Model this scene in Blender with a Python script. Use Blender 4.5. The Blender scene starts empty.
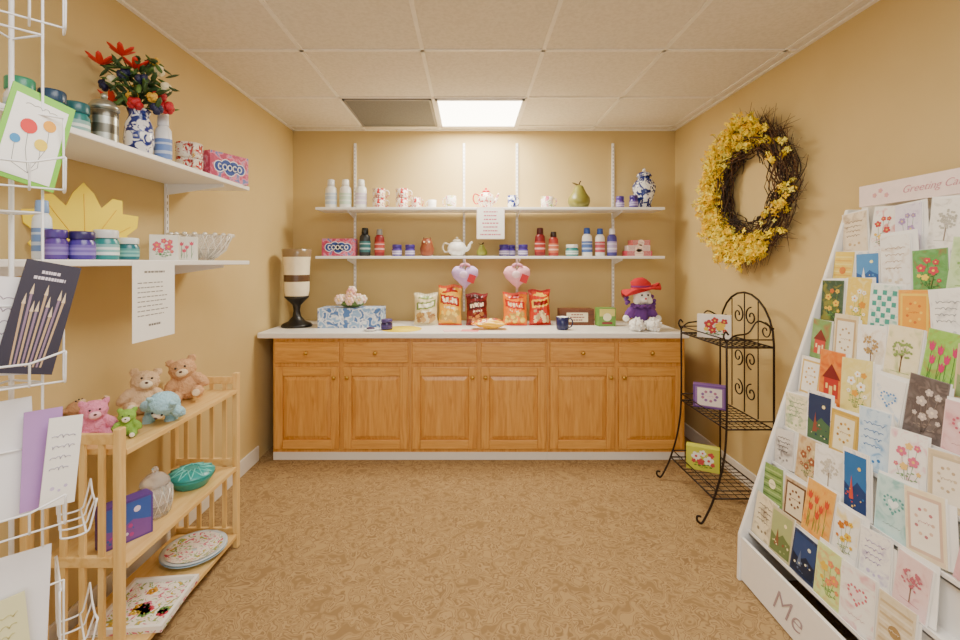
import bpy, bmesh, math, random
from mathutils import Vector, Matrix, Euler
PI=math.pi; C=bpy.context.scene.collection; rng=random.Random(5)
F=450.0; VX=470.0; VY=262.0; CH=1.34
def PX(px,Y): return (px-VX)*Y/F
# ---------------------------------------------------------------- materials
_m={}
def lin(h):
    h=h.lstrip('#'); o=[]
    for i in (0,2,4):
        c=int(h[i:i+2],16)/255; o.append(c/12.92 if c<=.04045 else ((c+.055)/1.055)**2.4)
    return (*o,1)
def mixhex(a,b,t):
    a=a.lstrip('#'); b=b.lstrip('#'); return '#'+''.join('%02X'%round(int(a[i:i+2],16)*(1-t)+int(b[i:i+2],16)*t) for i in (0,2,4))
def mat(h,rough=.5,metal=0,var=.08,scale=30,bump=0,sub=0):
    k=(h,rough,metal,var,scale,bump)
    if k in _m: return _m[k]
    m=bpy.data.materials.new('paint_'+h.strip('#')); m.use_nodes=True; n=m.node_tree.nodes; l=m.node_tree.links
    b=n['Principled BSDF']; b.inputs['Roughness'].default_value=rough; b.inputs['Metallic'].default_value=metal
    c=lin(h); tc=n.new('ShaderNodeTexCoord'); no=n.new('ShaderNodeTexNoise'); no.inputs['Scale'].default_value=scale
    l.new(tc.outputs['Object'],no.inputs['Vector'])
    mx=n.new('ShaderNodeMix'); mx.data_type='RGBA'; mx.inputs[6].default_value=tuple(x*(1-var) for x in c[:3])+(1,)
    mx.inputs[7].default_value=tuple(min(1,x*(1+var)) for x in c[:3])+(1,)
    l.new(no.outputs['Fac'],mx.inputs[0]); l.new(mx.outputs[2],b.inputs['Base Color'])
    if bump:
        bp=n.new('ShaderNodeBump'); bp.inputs['Strength'].default_value=bump; bp.inputs['Distance'].default_value=.004
        l.new(no.outputs['Fac'],bp.inputs['Height']); l.new(bp.outputs['Normal'],b.inputs['Normal'])
    _m[k]=m; return m
def ramp_mat(name,cols,texkind='noise',scale=(1,1,1),nscale=5,detail=4,dist=0,rough=.5,bump=0,bdist=.003,loc=(0,0,0)):
    m=bpy.data.materials.new(name); m.use_nodes=True; n=m.node_tree.nodes; l=m.node_tree.links; b=n['Principled BSDF']
    b.inputs['Roughness'].default_value=rough
    tc=n.new('ShaderNodeTexCoord'); mp=n.new('ShaderNodeMapping'); mp.inputs['Scale'].default_value=scale; mp.inputs['Location'].default_value=loc
    l.new(tc.outputs['Object'],mp.inputs['Vector'])
    if texkind=='voronoi':
        t=n.new('ShaderNodeTexVoronoi'); t.inputs['Scale'].default_value=nscale; out=t.outputs['Distance']
    else:
        t=n.new('ShaderNodeTexNoise'); t.inputs['Scale'].default_value=nscale; t.inputs['Detail'].default_value=detail
        t.inputs['Distortion'].default_value=dist; out=t.outputs['Fac']
    l.new(mp.outputs[0],t.inputs['Vector'])
    r=n.new('ShaderNodeValToRGB'); e=r.color_ramp.elements
    e[0].position=cols[0][0]; e[0].color=lin(cols[0][1]); e[1].position=cols[-1][0]; e[1].color=lin(cols[-1][1])
    for p,c in cols[1:-1]:
        q=e.new(p); q.color=lin(c)
    l.new(out,r.inputs[0]); l.new(r.outputs[0],b.inputs['Base Color'])
    if bump:
        bp=n.new('ShaderNodeBump'); bp.inputs['Strength'].default_value=bump; bp.inputs['Distance'].default_value=bdist
        l.new(out,bp.inputs['Height']); l.new(bp.outputs['Normal'],b.inputs['Normal'])
    return m
def glass(name,h,rough=.08,tr=.9):
    m=bpy.data.materials.new(name); m.use_nodes=True; b=m.node_tree.nodes['Principled BSDF']
    b.inputs['Base Color'].default_value=lin(h); b.inputs['Roughness'].default_value=rough
    b.inputs['Transmission Weight'].default_value=tr; b.inputs['IOR'].default_value=1.4
    return m
def emis(name,h,s):
    m=bpy.data.materials.new(name); m.use_nodes=True; b=m.node_tree.nodes['Principled BSDF']
    b.inputs['Base Color'].default_value=lin(h); b.inputs['Emission Color'].default_value=lin(h); b.inputs['Emission Strength'].default_value=s
    return m
WALL=ramp_mat('tan_wall_paint',[(.3,'#C9B077'),(.7,'#CFB67E')],nscale=3,rough=.75,bump=.1)
CEIL=ramp_mat('ceiling_tile',[(.35,'#DFD7C6'),(.6,'#E9E1D1')],nscale=60,rough=.9,bump=.3)
OAK=ramp_mat('honey_oak',[(.25,'#BE7E36'),(.5,'#D59A4C'),(.75,'#E0A95C')],scale=(14,14,1.2),nscale=3,detail=6,dist=1.2,rough=.35)
OAKH=ramp_mat('honey_oak_horizontal',[(.25,'#C4863C'),(.5,'#D79D4F'),(.75,'#E2AB5E')],scale=(1.2,14,14),nscale=3,detail=6,dist=1.2,rough=.35)
PINE=ramp_mat('pale_pine',[(.25,'#D4A75E'),(.5,'#E2BC78'),(.75,'#E9C888')],scale=(12,1.5,12),nscale=3,detail=5,dist=.8,rough=.4)
PINEV=ramp_mat('pale_pine_vertical',[(.25,'#D4A75E'),(.5,'#E2BC78'),(.75,'#E9C888')],scale=(14,14,1.5),nscale=3,detail=5,dist=.8,rough=.4)
CARPET=ramp_mat('patterned_carpet',[(.36,'#A88C62'),(.42,'#84694A'),(.46,'#A98D64'),(.50,'#AB8F66'),(.53,'#866B4A'),(.57,'#A78B62'),(.66,'#8E7350')],nscale=17,detail=.6,dist=1.6,rough=1,bump=.25,bdist=.003)
CARPET.node_tree.nodes['Principled BSDF'].inputs['Specular IOR Level'].default_value=.05
BLUEW=ramp_mat('blue_white_porcelain',[(.46,'#F0F0F2'),(.52,'#2A3C8C'),(.62,'#1C2A6C')],nscale=32,detail=2,dist=1,rough=.2)
REDW=ramp_mat('red_white_glaze',[(.40,'#B3262A'),(.48,'#F3EADB'),(.6,'#F3EADB'),(.66,'#D9A43A')],nscale=45,detail=2,dist=1,rough=.25)
FLOR=ramp_mat('floral_print',[(.36,'#C8406A'),(.44,'#F2E9E0'),(.56,'#F4EEE2'),(.62,'#5E9A50'),(.7,'#E0B030')],nscale=34,detail=2,dist=1.5,rough=.5)
BLUEBOX=ramp_mat('blue_gift_print',[(.42,'#4E78B8'),(.5,'#F4F6F8'),(.6,'#8FB2DC')],nscale=22,detail=1,dist=.5,rough=.5)
PINKBOX=ramp_mat('pink_print',[(.42,'#B83C62'),(.5,'#D0587E'),(.58,'#E090A8'),(.64,'#6A7CB8')],nscale=30,detail=2,dist=1,rough=.4)
WHITE=mat('#F3F0EC',.35,var=.03); CREAM=mat('#EBDDBF',.4); BLACK=mat('#17120F',.4); IRON=mat('#2A1C12',.45,.5)
WIRE=mat('#F2F1F2',.3,var=.02); PAPER=mat('#F6F4F0',.7,var=.02); GREYINK=mat('#7A7470',.7); DINK=mat('#3A3230',.6)
BRASS=mat('#C9A050',.3,.8); TRIMW=mat('#E8E2D8',.4,var=.03); SHELFW=mat('#F3F1EE',.35,var=.02)
GLASS=glass('clear_glass','#FFFDF8',.06,.75); PLASTW=mat('#F3F3F0',.3,var=.02)
fur_tex=bpy.data.textures.new('fur_clumps','CLOUDS'); fur_tex.noise_scale=.009
# ---------------------------------------------------------------- mesh builder
class MB:
    def __init__(s): s.v=[];s.f=[];s.m=[];s.s=[];s.mats=[];s.M=Matrix()
    def mi(s,m):
        if m not in s.mats: s.mats.append(m)
        return s.mats.index(m)
    def add(s,vs,fs,m,sm=False):
        b=len(s.v); s.v+=[tuple(s.M@Vector(v)) for v in vs]
        for k,f in enumerate(fs):
            s.f.append([b+i for i in f]); s.m.append(s.mi(m[k] if isinstance(m,list) else m)); s.s.append(sm)
        return s
    def box(s,c,d,m,R=None):
        x,y,z=(q/2 for q in d); vs=[Vector((a*x,b*y,e*z)) for a in(-1,1) for b in(-1,1) for e in(-1,1)]
        if R is not None: vs=[R@v for v in vs]
        vs=[v+Vector(c) for v in vs]
        return s.add(vs,[(0,1,3,2),(4,6,7,5),(0,4,5,1),(2,3,7,6),(0,2,6,4),(1,5,7,3)],m)
    def bb(s,a,b,m): return s.box([(p+q)/2 for p,q in zip(a,b)],[abs(q-p) for p,q in zip(a,b)],m)
    def lathe(s,pr,m,n=20,c=(0,0,0),sx=1,sy=1,sm=True,cap=True):
        vs=[];fs=[];ms=[]
        for r,z in pr:
            for k in range(n):
                a=2*PI*k/n; vs.append((c[0]+r*math.cos(a)*sx,c[1]+r*math.sin(a)*sy,c[2]+z))
        for j in range(len(pr)-1):
            for k in range(n):
                fs.append((j*n+k,j*n+(k+1)%n,(j+1)*n+(k+1)%n,(j+1)*n+k)); ms.append(m[j] if isinstance(m,list) else m)
        if cap:
            fs.append(tuple(range(n))[::-1]); ms.append(ms[0]); fs.append(tuple(range((len(pr)-1)*n,len(pr)*n))); ms.append(ms[-2] if len(ms)>1 else ms[0])
        return s.add(vs,fs,ms,sm)
    def tube(s,p,r,m,n=6,closed=False,sm=True):
        p=[Vector(q) for q in p]; N=len(p); vs=[];fs=[]; up=Vector((0,0,1))
        t0=(p[1]-p[0]).normalized(); 
        if abs(t0.z)>.9: up=Vector((1,0,0))
        nn=(up-t0*up.dot(t0)).normalized()
        for i in range(N):
            a=p[(i-1)%N] if (closed or i>0) else p[i]; b=p[(i+1)%N] if (closed or i<N-1) else p[i]
            t=(b-a); t=t.normalized() if t.length>1e-9 else t0
            nn=nn-t*nn.dot(t)
            nn=nn.normalized() if nn.length>1e-6 else t.orthogonal().normalized()
            bn=t.cross(nn); rr=r[i] if isinstance(r,(list,tuple)) else r
            for k in range(n):
                a_=2*PI*k/n; vs.append(p[i]+nn*math.cos(a_)*rr+bn*math.sin(a_)*rr)
        for i in range(N if closed else N-1):
            j=(i+1)%N
            for k in range(n): fs.append((i*n+k,i*n+(k+1)%n,j*n+(k+1)%n,j*n+k))
        if not closed: fs.append(tuple(range(n))[::-1]); fs.append(tuple(range((N-1)*n,N*n)))
        return s.add(vs,fs,m,sm)
    def ell(s,c,r,m,nu=14,nv=8,R=None):
        if not isinstance(r,(tuple,list)): r=(r,r,r)
        vs=[];fs=[]
        for j in range(1,nv):
            t=PI*j/nv
            for k in range(nu):
                a=2*PI*k/nu; vs.append(Vector((r[0]*math.sin(t)*math.cos(a),r[1]*math.sin(t)*math.sin(a),r[2]*math.cos(t))))
        vs.append(Vector((0,0,r[2]))); vs.append(Vector((0,0,-r[2]))); T=len(vs)-2;B=T+1
        for j in range(nv-2):
            for k in range(nu): fs.append((j*nu+k,(j+1)*nu+k,(j+1)*nu+(k+1)%nu,j*nu+(k+1)%nu))
        for k in range(nu): fs.append((T,k,(k+1)%nu)); fs.append((B,(nv-2)*nu+(k+1)%nu,(nv-2)*nu+k))
        if R is not None: vs=[R@v for v in vs]
        return s.add([v+Vector(c) for v in vs],fs,m,True)
    def prism(s,o,y0,y1,m):
        n=len(o); vs=[(x,y0,z) for x,z in o]+[(x,y1,z) for x,z in o]
        fs=[tuple(range(n)),tuple(range(n,2*n))[::-1]]+[(k,k+n,(k+1)%n+n,(k+1)%n) for k in range(n)]
        return s.add(vs,fs,m)
    def flat(s,o,y,m): return s.add([(x,y,z) for x,z in o],[tuple(range(len(o)))],m)
    def rect(s,x0,z0,x1,z1,y,m): return s.flat([(x0,z0),(x1,z0),(x1,z1),(x0,z1)],y,m)
    def disc(s,x,z,r,y,m,n=12,q=1): return s.flat([(x+r*math.cos(2*PI*k/n),z+q*r*math.sin(2*PI*k/n)) for k in range(n)],y,m)
    def build(s,name,parent=None,loc=(0,0,0),rot=(0,0,0),bevel=0,remesh=0,seg=2,fur=0):
        me=bpy.data.meshes.new(name); me.from_pydata(s.v,[],s.f)
        for m in s.mats: me.materials.append(m)
        me.polygons.foreach_set('material_index',s.m); me.polygons.foreach_set('use_smooth',s.s)
        bm=bmesh.new(); bm.from_mesh(me); bmesh.ops.recalc_face_normals(bm,faces=bm.faces); bm.to_mesh(me); bm.free(); me.update()
        o=bpy.data.objects.new(name,me); C.objects.link(o); o.location=loc; o.rotation_euler=rot
        if parent: o.parent=parent
        if remesh:
            r=o.modifiers.new('r','REMESH'); r.mode='VOXEL'; r.voxel_size=remesh; r.use_smooth_shade=True
            q=o.modifiers.new('s','SMOOTH'); q.iterations=3
        if fur:
            d=o.modifiers.new('f','DISPLACE'); d.texture=fur_tex; d.strength=fur; d.mid_level=.4
        if bevel:
            b=o.modifiers.new('b','BEVEL'); b.width=bevel; b.segments=seg; b.limit_method='ANGLE'
        return o
def tag(o,label,cat,group=None,kind=None):
    if label: o['label']=label
    if cat: o['category']=cat
    if group: o['group']=group
    if kind: o['kind']=kind
    return o
def thing(name,label,cat,loc=(0,0,0),rz=0,group=None,rot=None):
    o=bpy.data.objects.new(name,None); C.objects.link(o); o.location=loc; o.rotation_euler=rot or (0,0,rz); o.empty_display_size=.05
    return tag(o,label,cat,group)
def struct(mb,name,**k):
    o=mb.build(name,**k); o['kind']='structure'; return o
def lettering(txt,size,m,parent,loc,rot,shear=0,ext=.0005,name='lettering',bold=0):
    cu=bpy.data.curves.new('t','FONT'); cu.body=txt; cu.size=size; cu.shear=shear; cu.extrude=ext; cu.offset=bold
    t=bpy.data.objects.new('t',cu); C.objects.link(t); dg=bpy.context.evaluated_depsgraph_get()
    me=bpy.data.meshes.new_from_object(t.evaluated_get(dg)); bpy.data.objects.remove(t)
    me.materials.clear(); me.materials.append(m); o=bpy.data.objects.new(name,me); C.objects.link(o); o.parent=parent
    o.location=loc; o.rotation_euler=rot; return o
def smooth(p,k=5,closed=False):
    p=[Vector(q) for q in p]; N=len(p); out=[]
    for i in range(N if closed else N-1):
        a=p[(i-1)%N] if closed or i>0 else p[0]; b=p[i]; c=p[(i+1)%N]; d=p[(i+2)%N] if closed or i<N-2 else p[-1]
        for j in range(k):
            t=j/k; out.append(.5*((2*b)+(c-a)*t+(2*a-5*b+4*c-d)*t*t+(3*b-a-3*c+d)*t**3))
    if not closed: out.append(p[-1])
    return out
def heart(cx,cz,r,n=24):
    o=[]
    for k in range(n):
        t=2*PI*k/n; o.append((cx+r*math.sin(t)**3,cz+r*(13*math.cos(t)-5*math.cos(2*t)-2*math.cos(3*t)-math.cos(4*t))/16))
    return o
# ---------------------------------------------------------------- printed motifs on a flat face looking to -Y
def dashes(mb,x0,x1,z0,z1,n,y,m,r,hh=.3,al='c'):
    st=(z1-z0)/n
    for k in range(n):
        z=z1-(k+.5)*st; W=(x1-x0)*r.uniform(.55,1); a=(x0+x1)/2-W/2 if al=='c' else x0; x=a
        while x<a+W-.002:
            q=min(r.uniform(.06,.16)*(x1-x0),a+W-x); mb.rect(x,z-st*hh/2,x+q*.8,z+st*hh/2,y,m); x+=q
def script(mb,x0,x1,z,a,y,m,r,th=.0011):
    n=26; ph=r.uniform(0,6); p=[]
    for k in range(n):
        u=k/(n-1); p.append((x0+(x1-x0)*u+a*.35*math.sin(ph+u*26),y,z+a*math.sin(ph+u*26+1.3)*(.6+.4*math.sin(u*9+ph))))
    mb.tube(p,th*.5,m,4)
def flower(mb,x,z,r,y,mp,mc,n=5):
    for k in range(n):
        a=2*PI*k/n+x*90; mb.disc(x+r*.6*math.cos(a),z+r*.6*math.sin(a),r*.42,y-.0001*k,mp,8)
    mb.disc(x,z,r*.28,y-.0008,mc,8)
def motif(mb,kind,w,h,y,cs,r,x0=0,z0=0):
    c=[mat(q,.6) for q in cs]; c+=[c[-1]]*(4-len(c)); X=lambda u:x0+u*w; Z=lambda v:z0+v*h; e=.0005
    if kind=='floral':
        ox_=r.uniform(-.06,.06)
        sp=[(-.2,.62,.19),(.17,.5,.2),(-.06,.36,.15),(.24,.74,.13),(0,.76,.14),(-.28,.4,.09),(.3,.32,.09)]
        for u,v,s in sp:
            u+=ox_+r.uniform(-.03,.03); v+=r.uniform(-.03,.03)
            mb.tube([(X(u),y-e*.6,Z(v)),(X(u*.7),y-e*.6,Z(v*.6)),(X(u*.15),y-e*.6,Z(.12))],.0006,c[1],4); flower(mb,X(u),Z(v),w*s*.8,y-2*e,c[0] if r.random()<.75 else c[2],c[2])
            mb.disc(X(u*.6+.06),Z(v*.6),w*.05,y-e,c[1],6,.5); mb.disc(X(u*.6-.06),Z(v*.55),w*.045,y-e,c[1],6,.5)
    elif kind=='tulips':
        for u,v in [(-.28,.5),(-.1,.68),(.1,.55),(.28,.7),(0,.4),(-.34,.72)]:
            mb.rect(X(u)-.0009,Z(.08),X(u)+.0009,Z(v),y-e,c[1]); s=.95
            mb.flat([(X(u-.09*s),Z(v+.1*s)),(X(u-.07*s),Z(v-.04)),(X(u),Z(v-.08*s)),(X(u+.07*s),Z(v-.04)),(X(u+.09*s),Z(v+.1*s)),(X(u+.04*s),Z(v+.04)),(X(u),Z(v+.11*s)),(X(u-.04*s),Z(v+.04))],y-2*e,c[0])
            mb.flat([(X(u),Z(.1)),(X(u+.08),Z(v*.6)),(X(u+.02),Z(v*.35))],y-1.5*e,c[1])
    elif kind=='tree':
        mb.rect(X(-.02),Z(.18),X(.02),Z(.5),y-e,c[1])
        for k in range(5): a=.5+k*.5; mb.tube([(X(0),y-e,Z(.42)),(X(.2*math.cos(a)),y-e,Z(.58+.12*math.sin(a)))],.0005,c[1],4)
        for k in range(44):
            a=r.uniform(0,2*PI); d=math.sqrt(r.random()); mb.disc(X(.3*d*math.cos(a)),Z(.6+.19*d*math.sin(a)),w*.042,y-(2+k*.03)*e,c[0],6)
        mb.rect(X(-.3),Z(.17),X(.3),Z(.18),y-e,c[0])
    elif kind=='heart':
        for k in range(18): 
            q=heart(X(0),Z(.58),w*.27,18)[k]; mb.disc(q[0],q[1],w*.04,y-e-.0001*(k%3),c[0],7)
        mb.flat(heart(X(0),Z(.58),w*.16),y-2*e,c[1]); script(mb,X(-.25),X(.25),Z(.2),.003,y-e,c[2],r)
    elif kind=='scene':
        mb.rect(X(-.46),Z(.05),X(.46),Z(.95),y-e,c[0]); mb.flat([(X(-.46),Z(.05)),(X(.46),Z(.05)),(X(.46),Z(.4)),(X(.25),Z(.46)),(X(.1),Z(.52)),(X(-.05),Z(.43)),(X(-.2),Z(.38)),(X(-.46),Z(.46))],y-2*e,c[1])
        mb.disc(X(.18),Z(.74),w*.07,y-2*e,c[2]); mb.flat([(X(-.25),Z(.2)),(X(-.05),Z(.22)),(X(-.14),Z(.6))],y-3*e,c[3])
        for k in range(16): mb.disc(X(r.uniform(-.38,.38)),Z(r.uniform(.1,.4)),w*r.uniform(.02,.05),y-3*e-.00005*k,c[k%4],6)
    elif kind=='lattice':
        for a in range(5):
            for b in range(7):
                if (a+b)%2==0: mb.rect(X(-.42+a*.17),Z(.08+b*.12),X(-.42+a*.17+.15),Z(.08+b*.12+.1),y-e,c[0])
    elif kind=='stripes':
        for b in range(9): mb.rect(X(-.46),Z(.05+b*.1),X(.46),Z(.05+b*.1+.04),y-e,c[b%2])
        mb.disc(X(0),Z(.5),w*.18,y-2*e,c[2]); script(mb,X(-.14),X(.14),Z(.5),.003,y-3*e,c[1],r)
    elif kind=='frame':
        mb.rect(X(-.44),Z(.06),X(.44),Z(.94),y-e,c[0]); mb.rect(X(-.37),Z(.11),X(.37),Z(.89),y-2*e,c[1])
        for k in range(9):
            a=2*PI*k/9; mb.disc(X(.22*math.cos(a)),Z(.54+.21*math.sin(a)),w*.05,y-3*e,c[2] if k%2 else c[0],7)
        script(mb,X(-.17),X(.17),Z(.54),.004,y-3*e,c[2],r)
    elif kind=='house':
        mb.rect(X(-.3),Z(.15),X(.3),Z(.5),y-e,c[0]); mb.flat([(X(-.38),Z(.5)),(X(.38),Z(.5)),(X(0),Z(.78))],y-2*e,c[1]); mb.rect(X(-.07),Z(.15),X(.07),Z(.36),y-2*e,c[2]); mb.rect(X(.13),Z(.3),X(.22),Z(.4),y-2*e,c[2]); mb.rect(X(-.22),Z(.3),X(-.13),Z(.4),y-2*e,c[2])
    elif kind=='balloons':
        for (u,v,q),m in zip([(-.14,.66,.15),(.2,.76,.12),(.14,.48,.12),(-.3,.45,.09)],[c[0],c[1],c[2],c[3]]):
            mb.tube([(X(u),y-e,Z(v)),(X(u+.05),y-e,Z(v-.3)),(X(.05),y-e,Z(.08))],.0005,mat('#888888'),4); mb.disc(X(u),Z(v),w*q,y-2*e,m,14,1.15)
    elif kind=='brushes':
        for k in range(9):
            u=-.34+k*.085; t=.60+.1*math.sin(k*1.9); mb.flat([(X(u*.75)-.0015,Z(.06)),(X(u*.75)+.0015,Z(.06)),(X(u)+.0022,Z(t)),(X(u)-.0022,Z(t))],y-e,c[k%2]); mb.flat([(X(u)-.0032,Z(t)),(X(u)+.0032,Z(t)),(X(u),Z(t+.1))],y-e,c[2])
        dashes(mb,X(-.32),X(.3),Z(.82),Z(.93),2,y-e,c[3],r,.5)
    elif kind=='words':
        for k in range(4): script(mb,X(-.35),X(.35-.05*k),Z(.78-.12*k),.0045,y-e,c[0],r,.002)
        mb.disc(X(-.2),Z(.2),w*.07,y-e,c[1],8); mb.disc(X(0),Z(.17),w*.05,y-e,c[1],8); mb.disc(X(.18),Z(.21),w*.06,y-e,c[1],8)
    elif kind=='panel':
        mb.rect(X(-.45),Z(.55),X(.45),Z(.95),y-e,c[0]); mb.disc(X(0),Z(.5),w*.25,y-2*e,c[1],14,.9); mb.rect(X(-.3),Z(.12),X(.3),Z(.24),y-e,c[2])
    elif kind=='cloud':
        for u,v,q in [(-.28,.5,.135),(-.1,.56,.15),(.1,.54,.15),(.28,.5,.135),(0,.44,.16)]: mb.disc(X(u),Z(v),w*q,y-e,c[1],14)
        for u,v,q in [(-.28,.5,.115),(-.1,.56,.13),(.1,.54,.13),(.28,.5,.115),(0,.44,.14)]: mb.disc(X(u),Z(v),w*q,y-2*e,c[0],14)
        for k,u in enumerate((-.27,-.14,-.01,.12,.25)):
            g=[(.035,0),(.055,0),(.05,PI/2),(.045,PI/2),(.05,0)][k]; pts_=[(X(u)+w*g[0]*math.cos(.6+q_*.62)*1.05,y-3*e,Z(.5)+w*.062*math.sin(.6+q_*.62)) for q_ in range(9 if k in(0,3) else 11)]
            mb.tube(pts_,w*.014,c[1],5)
# ================================================================ ROOM
LX=-1.436; RX=1.663; BY=3.65; TOP=2.41; Y0=-1.3
struct(MB().bb((LX-.1,Y0,-.05),(RX+.1,BY+.1,0),CARPET),'floor')
struct(MB().bb((LX-.1,Y0,TOP),(RX+.1,BY+.1,TOP+.05),CEIL),'ceiling')
struct(MB().bb((LX-.1,BY,0),(RX+.1,BY+.1,TOP),WALL),'wall_back')
struct(MB().bb((LX-.1,Y0,0),(LX,BY,TOP),WALL),'wall_left')
struct(MB().bb((RX,Y0,0),(RX+.1,BY,TOP),WALL),'wall_right')
struct(MB().bb((LX,Y0,0),(LX+.012,3.04,.1),TRIMW),'baseboard_left',bevel=.003)
struct(MB().bb((RX-.012,Y0,0),(RX,BY,.1),TRIMW),'baseboard_right',bevel=.003)
g=MB(); TB=mat('#F2ECE0',.5)
for x in (-.85,-.24,.37,.98,1.59): g.bb((x-.010,Y0,TOP-.006),(x+.010,BY,TOP),TB)
for y in (3.53,2.92,2.27,1.66,1.05,.44,-.17,-.78): g.bb((LX,y-.010,TOP-.006),(RX,y+.010,TOP),TB)
g.bb((LX,Y0,TOP-.008),(LX+.02,BY,TOP),TB); g.bb((RX-.02,Y0,TOP-.008),(RX,BY,TOP),TB); g.bb((LX,BY-.02,TOP-.008),(RX,BY,TOP),TB)
struct(g,'trim_1')
def panel_light(x,y,label,w=.585,d=.585,s=11):
    t=thing('ceiling_light',label,'ceiling light',(x,y,TOP-.012))
    f=MB()
    for a,b in (((-w/2,-d/2),(w/2,-d/2+.015)),((-w/2,d/2-.015),(w/2,d/2)),((-w/2,-d/2),(-w/2+.015,d/2)),((w/2-.015,-d/2),(w/2,d/2))): f.bb((*a,-.004),(*b,.011),WHITE)
    f.build('frame',t); MB().bb((-w/2+.015,-d/2+.015,.002),(w/2-.015,d/2-.015,.008),emis('lit_diffuser','#FFF6E2',s)).build('diffuser',t)
panel_light(.065,3.225,'bright square recessed ceiling light above the counter')
t=thing('ceiling_vent','dark grey square air return panel beside the ceiling light','ceiling vent',(-.545,3.225,TOP-.012))
f=MB(); 
for a,b in (((-.29,-.29),(.29,-.275)),((-.29,.275),(.29,.29)),((-.29,-.29),(-.275,.29)),((.275,-.29),(.29,.29))): f.bb((*a,-.002),(*b,.011),mat('#8E8A84'))
f.build('frame',t); MB().bb((-.275,-.275,.002),(.275,.275,.008),mat('#75736F',.8,scale=90,var=.25,bump=.5)).build('grille',t)
def area(x,y,z,sx,sy,p,col,rot=(0,0,0)):
    l=bpy.data.lights.new('lamp','AREA'); l.shape='RECTANGLE'; l.size=sx; l.size_y=sy; l.energy=p; l.color=col
    o=bpy.data.objects.new('lamp',l); C.objects.link(o); o.location=(x,y,z); o.rotation_euler=rot
area(.065,3.225,TOP-.03,.55,.55,40,(1,.92,.74))
area(.065,.7,TOP-.03,1.2,1.2,44,(1,.97,.92))
w=bpy.data.worlds.new('w'); bpy.context.scene.world=w; w.use_nodes=True
w.node_tree.nodes['Background'].inputs[0].default_value=(1,.98,.94,1); w.node_tree.nodes['Background'].inputs[1].default_value=1.75
# ================================================================ BASE CABINETS
CX0,CX1=-1.333,1.454; U=(CX1-CX0)/3
cl=['oak base cabinet below the hurricane candle lamp, left end of counter','oak base cabinet with two plain knobless drawer fronts, middle of the row','oak base cabinet below the rag doll, beside the black wire rack']
for i in range(3):
    t=thing('base_cabinet',cl[i],'cabinet',(CX0+U*(i+.5),3.05,0),group='oak base cabinets')
    b=MB().bb((-U/2+.0005,0,.052),(U/2-.0005,.58,.8295),OAK); b.build('body',t)
    MB().bb((-U/2+.0005,-.002,0),(U/2-.0005,.56,.052),TRIMW).build('toe_kick',t)
    for s in (-1,1):
        cx=s*U/4; hw=U/4-.014
        d=MB().bb((cx-hw,-.018,.66),(cx+hw,0,.80),OAKH); o=d.build('drawer',t,bevel=.006)
        MB().bb((cx-hw+.02,-.021,.68),(cx+hw-.02,-.018,.78),OAKH).build('drawer_panel',o,bevel=.002)
        if i!=1: MB().lathe([(.006,0),(.005,.012),(.013,.018),(.014,.024),(.008,.03)],BRASS,14).build('knob',o,loc=(cx,-.021,.73),rot=(PI/2,0,0))
        f=MB(); z0,z1=.078,.632
        f.bb((cx-hw,-.018,z0),(cx-hw+.055,0,z1),OAK); f.bb((cx+hw-.055,-.018,z0),(cx+hw,0,z1),OAK)
        f.bb((cx-hw+.055,-.018,z0),(cx+hw-.055,0,z0+.06),OAKH); f.bb((cx-hw+.055,-.018,z1-.06),(cx+hw-.055,0,z1),OAKH)
        o=f.build('door',t,bevel=.004)
        q=MB(); a,bb_=cx-hw+.055,cx+hw-.055; c_,d_=z0+.06,z1-.06; k=.03
        q.add([(a,-.003,c_),(bb_,-.003,c_),(bb_,-.003,d_),(a,-.003,d_),(a+k,-.017,c_+k),(bb_-k,-.017,c_+k),(bb_-k,-.017,d_-k),(a+k,-.017,d_-k)],
              [(0,1,5,4),(1,2,6,5),(2,3,7,6),(3,0,4,7),(4,5,6,7)],OAK); q.build('raised_panel',o)
        MB().lathe([(.006,0),(.005,.012),(.013,.018),(.014,.024),(.008,.03)],BRASS,14).build('knob',o,loc=(cx-s*(hw-.03),-.018,.565),rot=(PI/2,0,0))
tag(MB().bb((-1.42,3.0,.83),(1.465,3.645,.867),mat('#F3EFEA',.3,var=.03)).build('countertop',bevel=.006),'long white laminate countertop running over all the oak cabinets','countertop')
CT=.867
# ================================================================ BACK WALL SHELVES
SU,SL=1.755,1.385
tag(MB().bb((-1.17,3.40,SU-.02),(1.473,3.635,SU),SHELFW).build('wall_shelf',bevel=.003),'upper white shelf on the back wall holding cups and vase','shelf')
tag(MB().bb((-1.17,3.40,SL-.02),(1.473,3.635,SL),SHELFW).build('wall_shelf',bevel=.003),'lower white shelf on the back wall holding bottles and teapot','shelf')
sn=['leftmost','second from left','third from left','rightmost']
for k,px in enumerate((355,464,517,613)):
    x=PX(px,3.64); t=thing('shelf_standard',f'{sn[k]} white slotted metal standard on the back wall','shelf standard',(x,3.6425,.94),group='slotted shelf standards on the back wall')
    r=MB().bb((-.009,-.005,0),(.009,.0075,1.36),WIRE)
    for z in range(44): r.bb((-.002,-.0056,.03+z*.03),(.002,-.0050,.045+z*.03),GREYINK)
    r.build('rail',t)
    for sz in (SU,SL):
        z=sz-.0205-.94
        MB().add([(-.003,-.005,z),(.003,-.005,z),(-.003,-.22,z),(.003,-.22,z),(-.003,-.005,z-.05),(.003,-.005,z-.05),(-.003,-.22,z-.012),(.003,-.22,z-.012)],
          [(0,1,3,2),(4,5,7,6),(0,2,6,4),(1,3,7,5),(2,3,7,6),(0,1,5,4)],WIRE).build('bracket',t)
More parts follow.
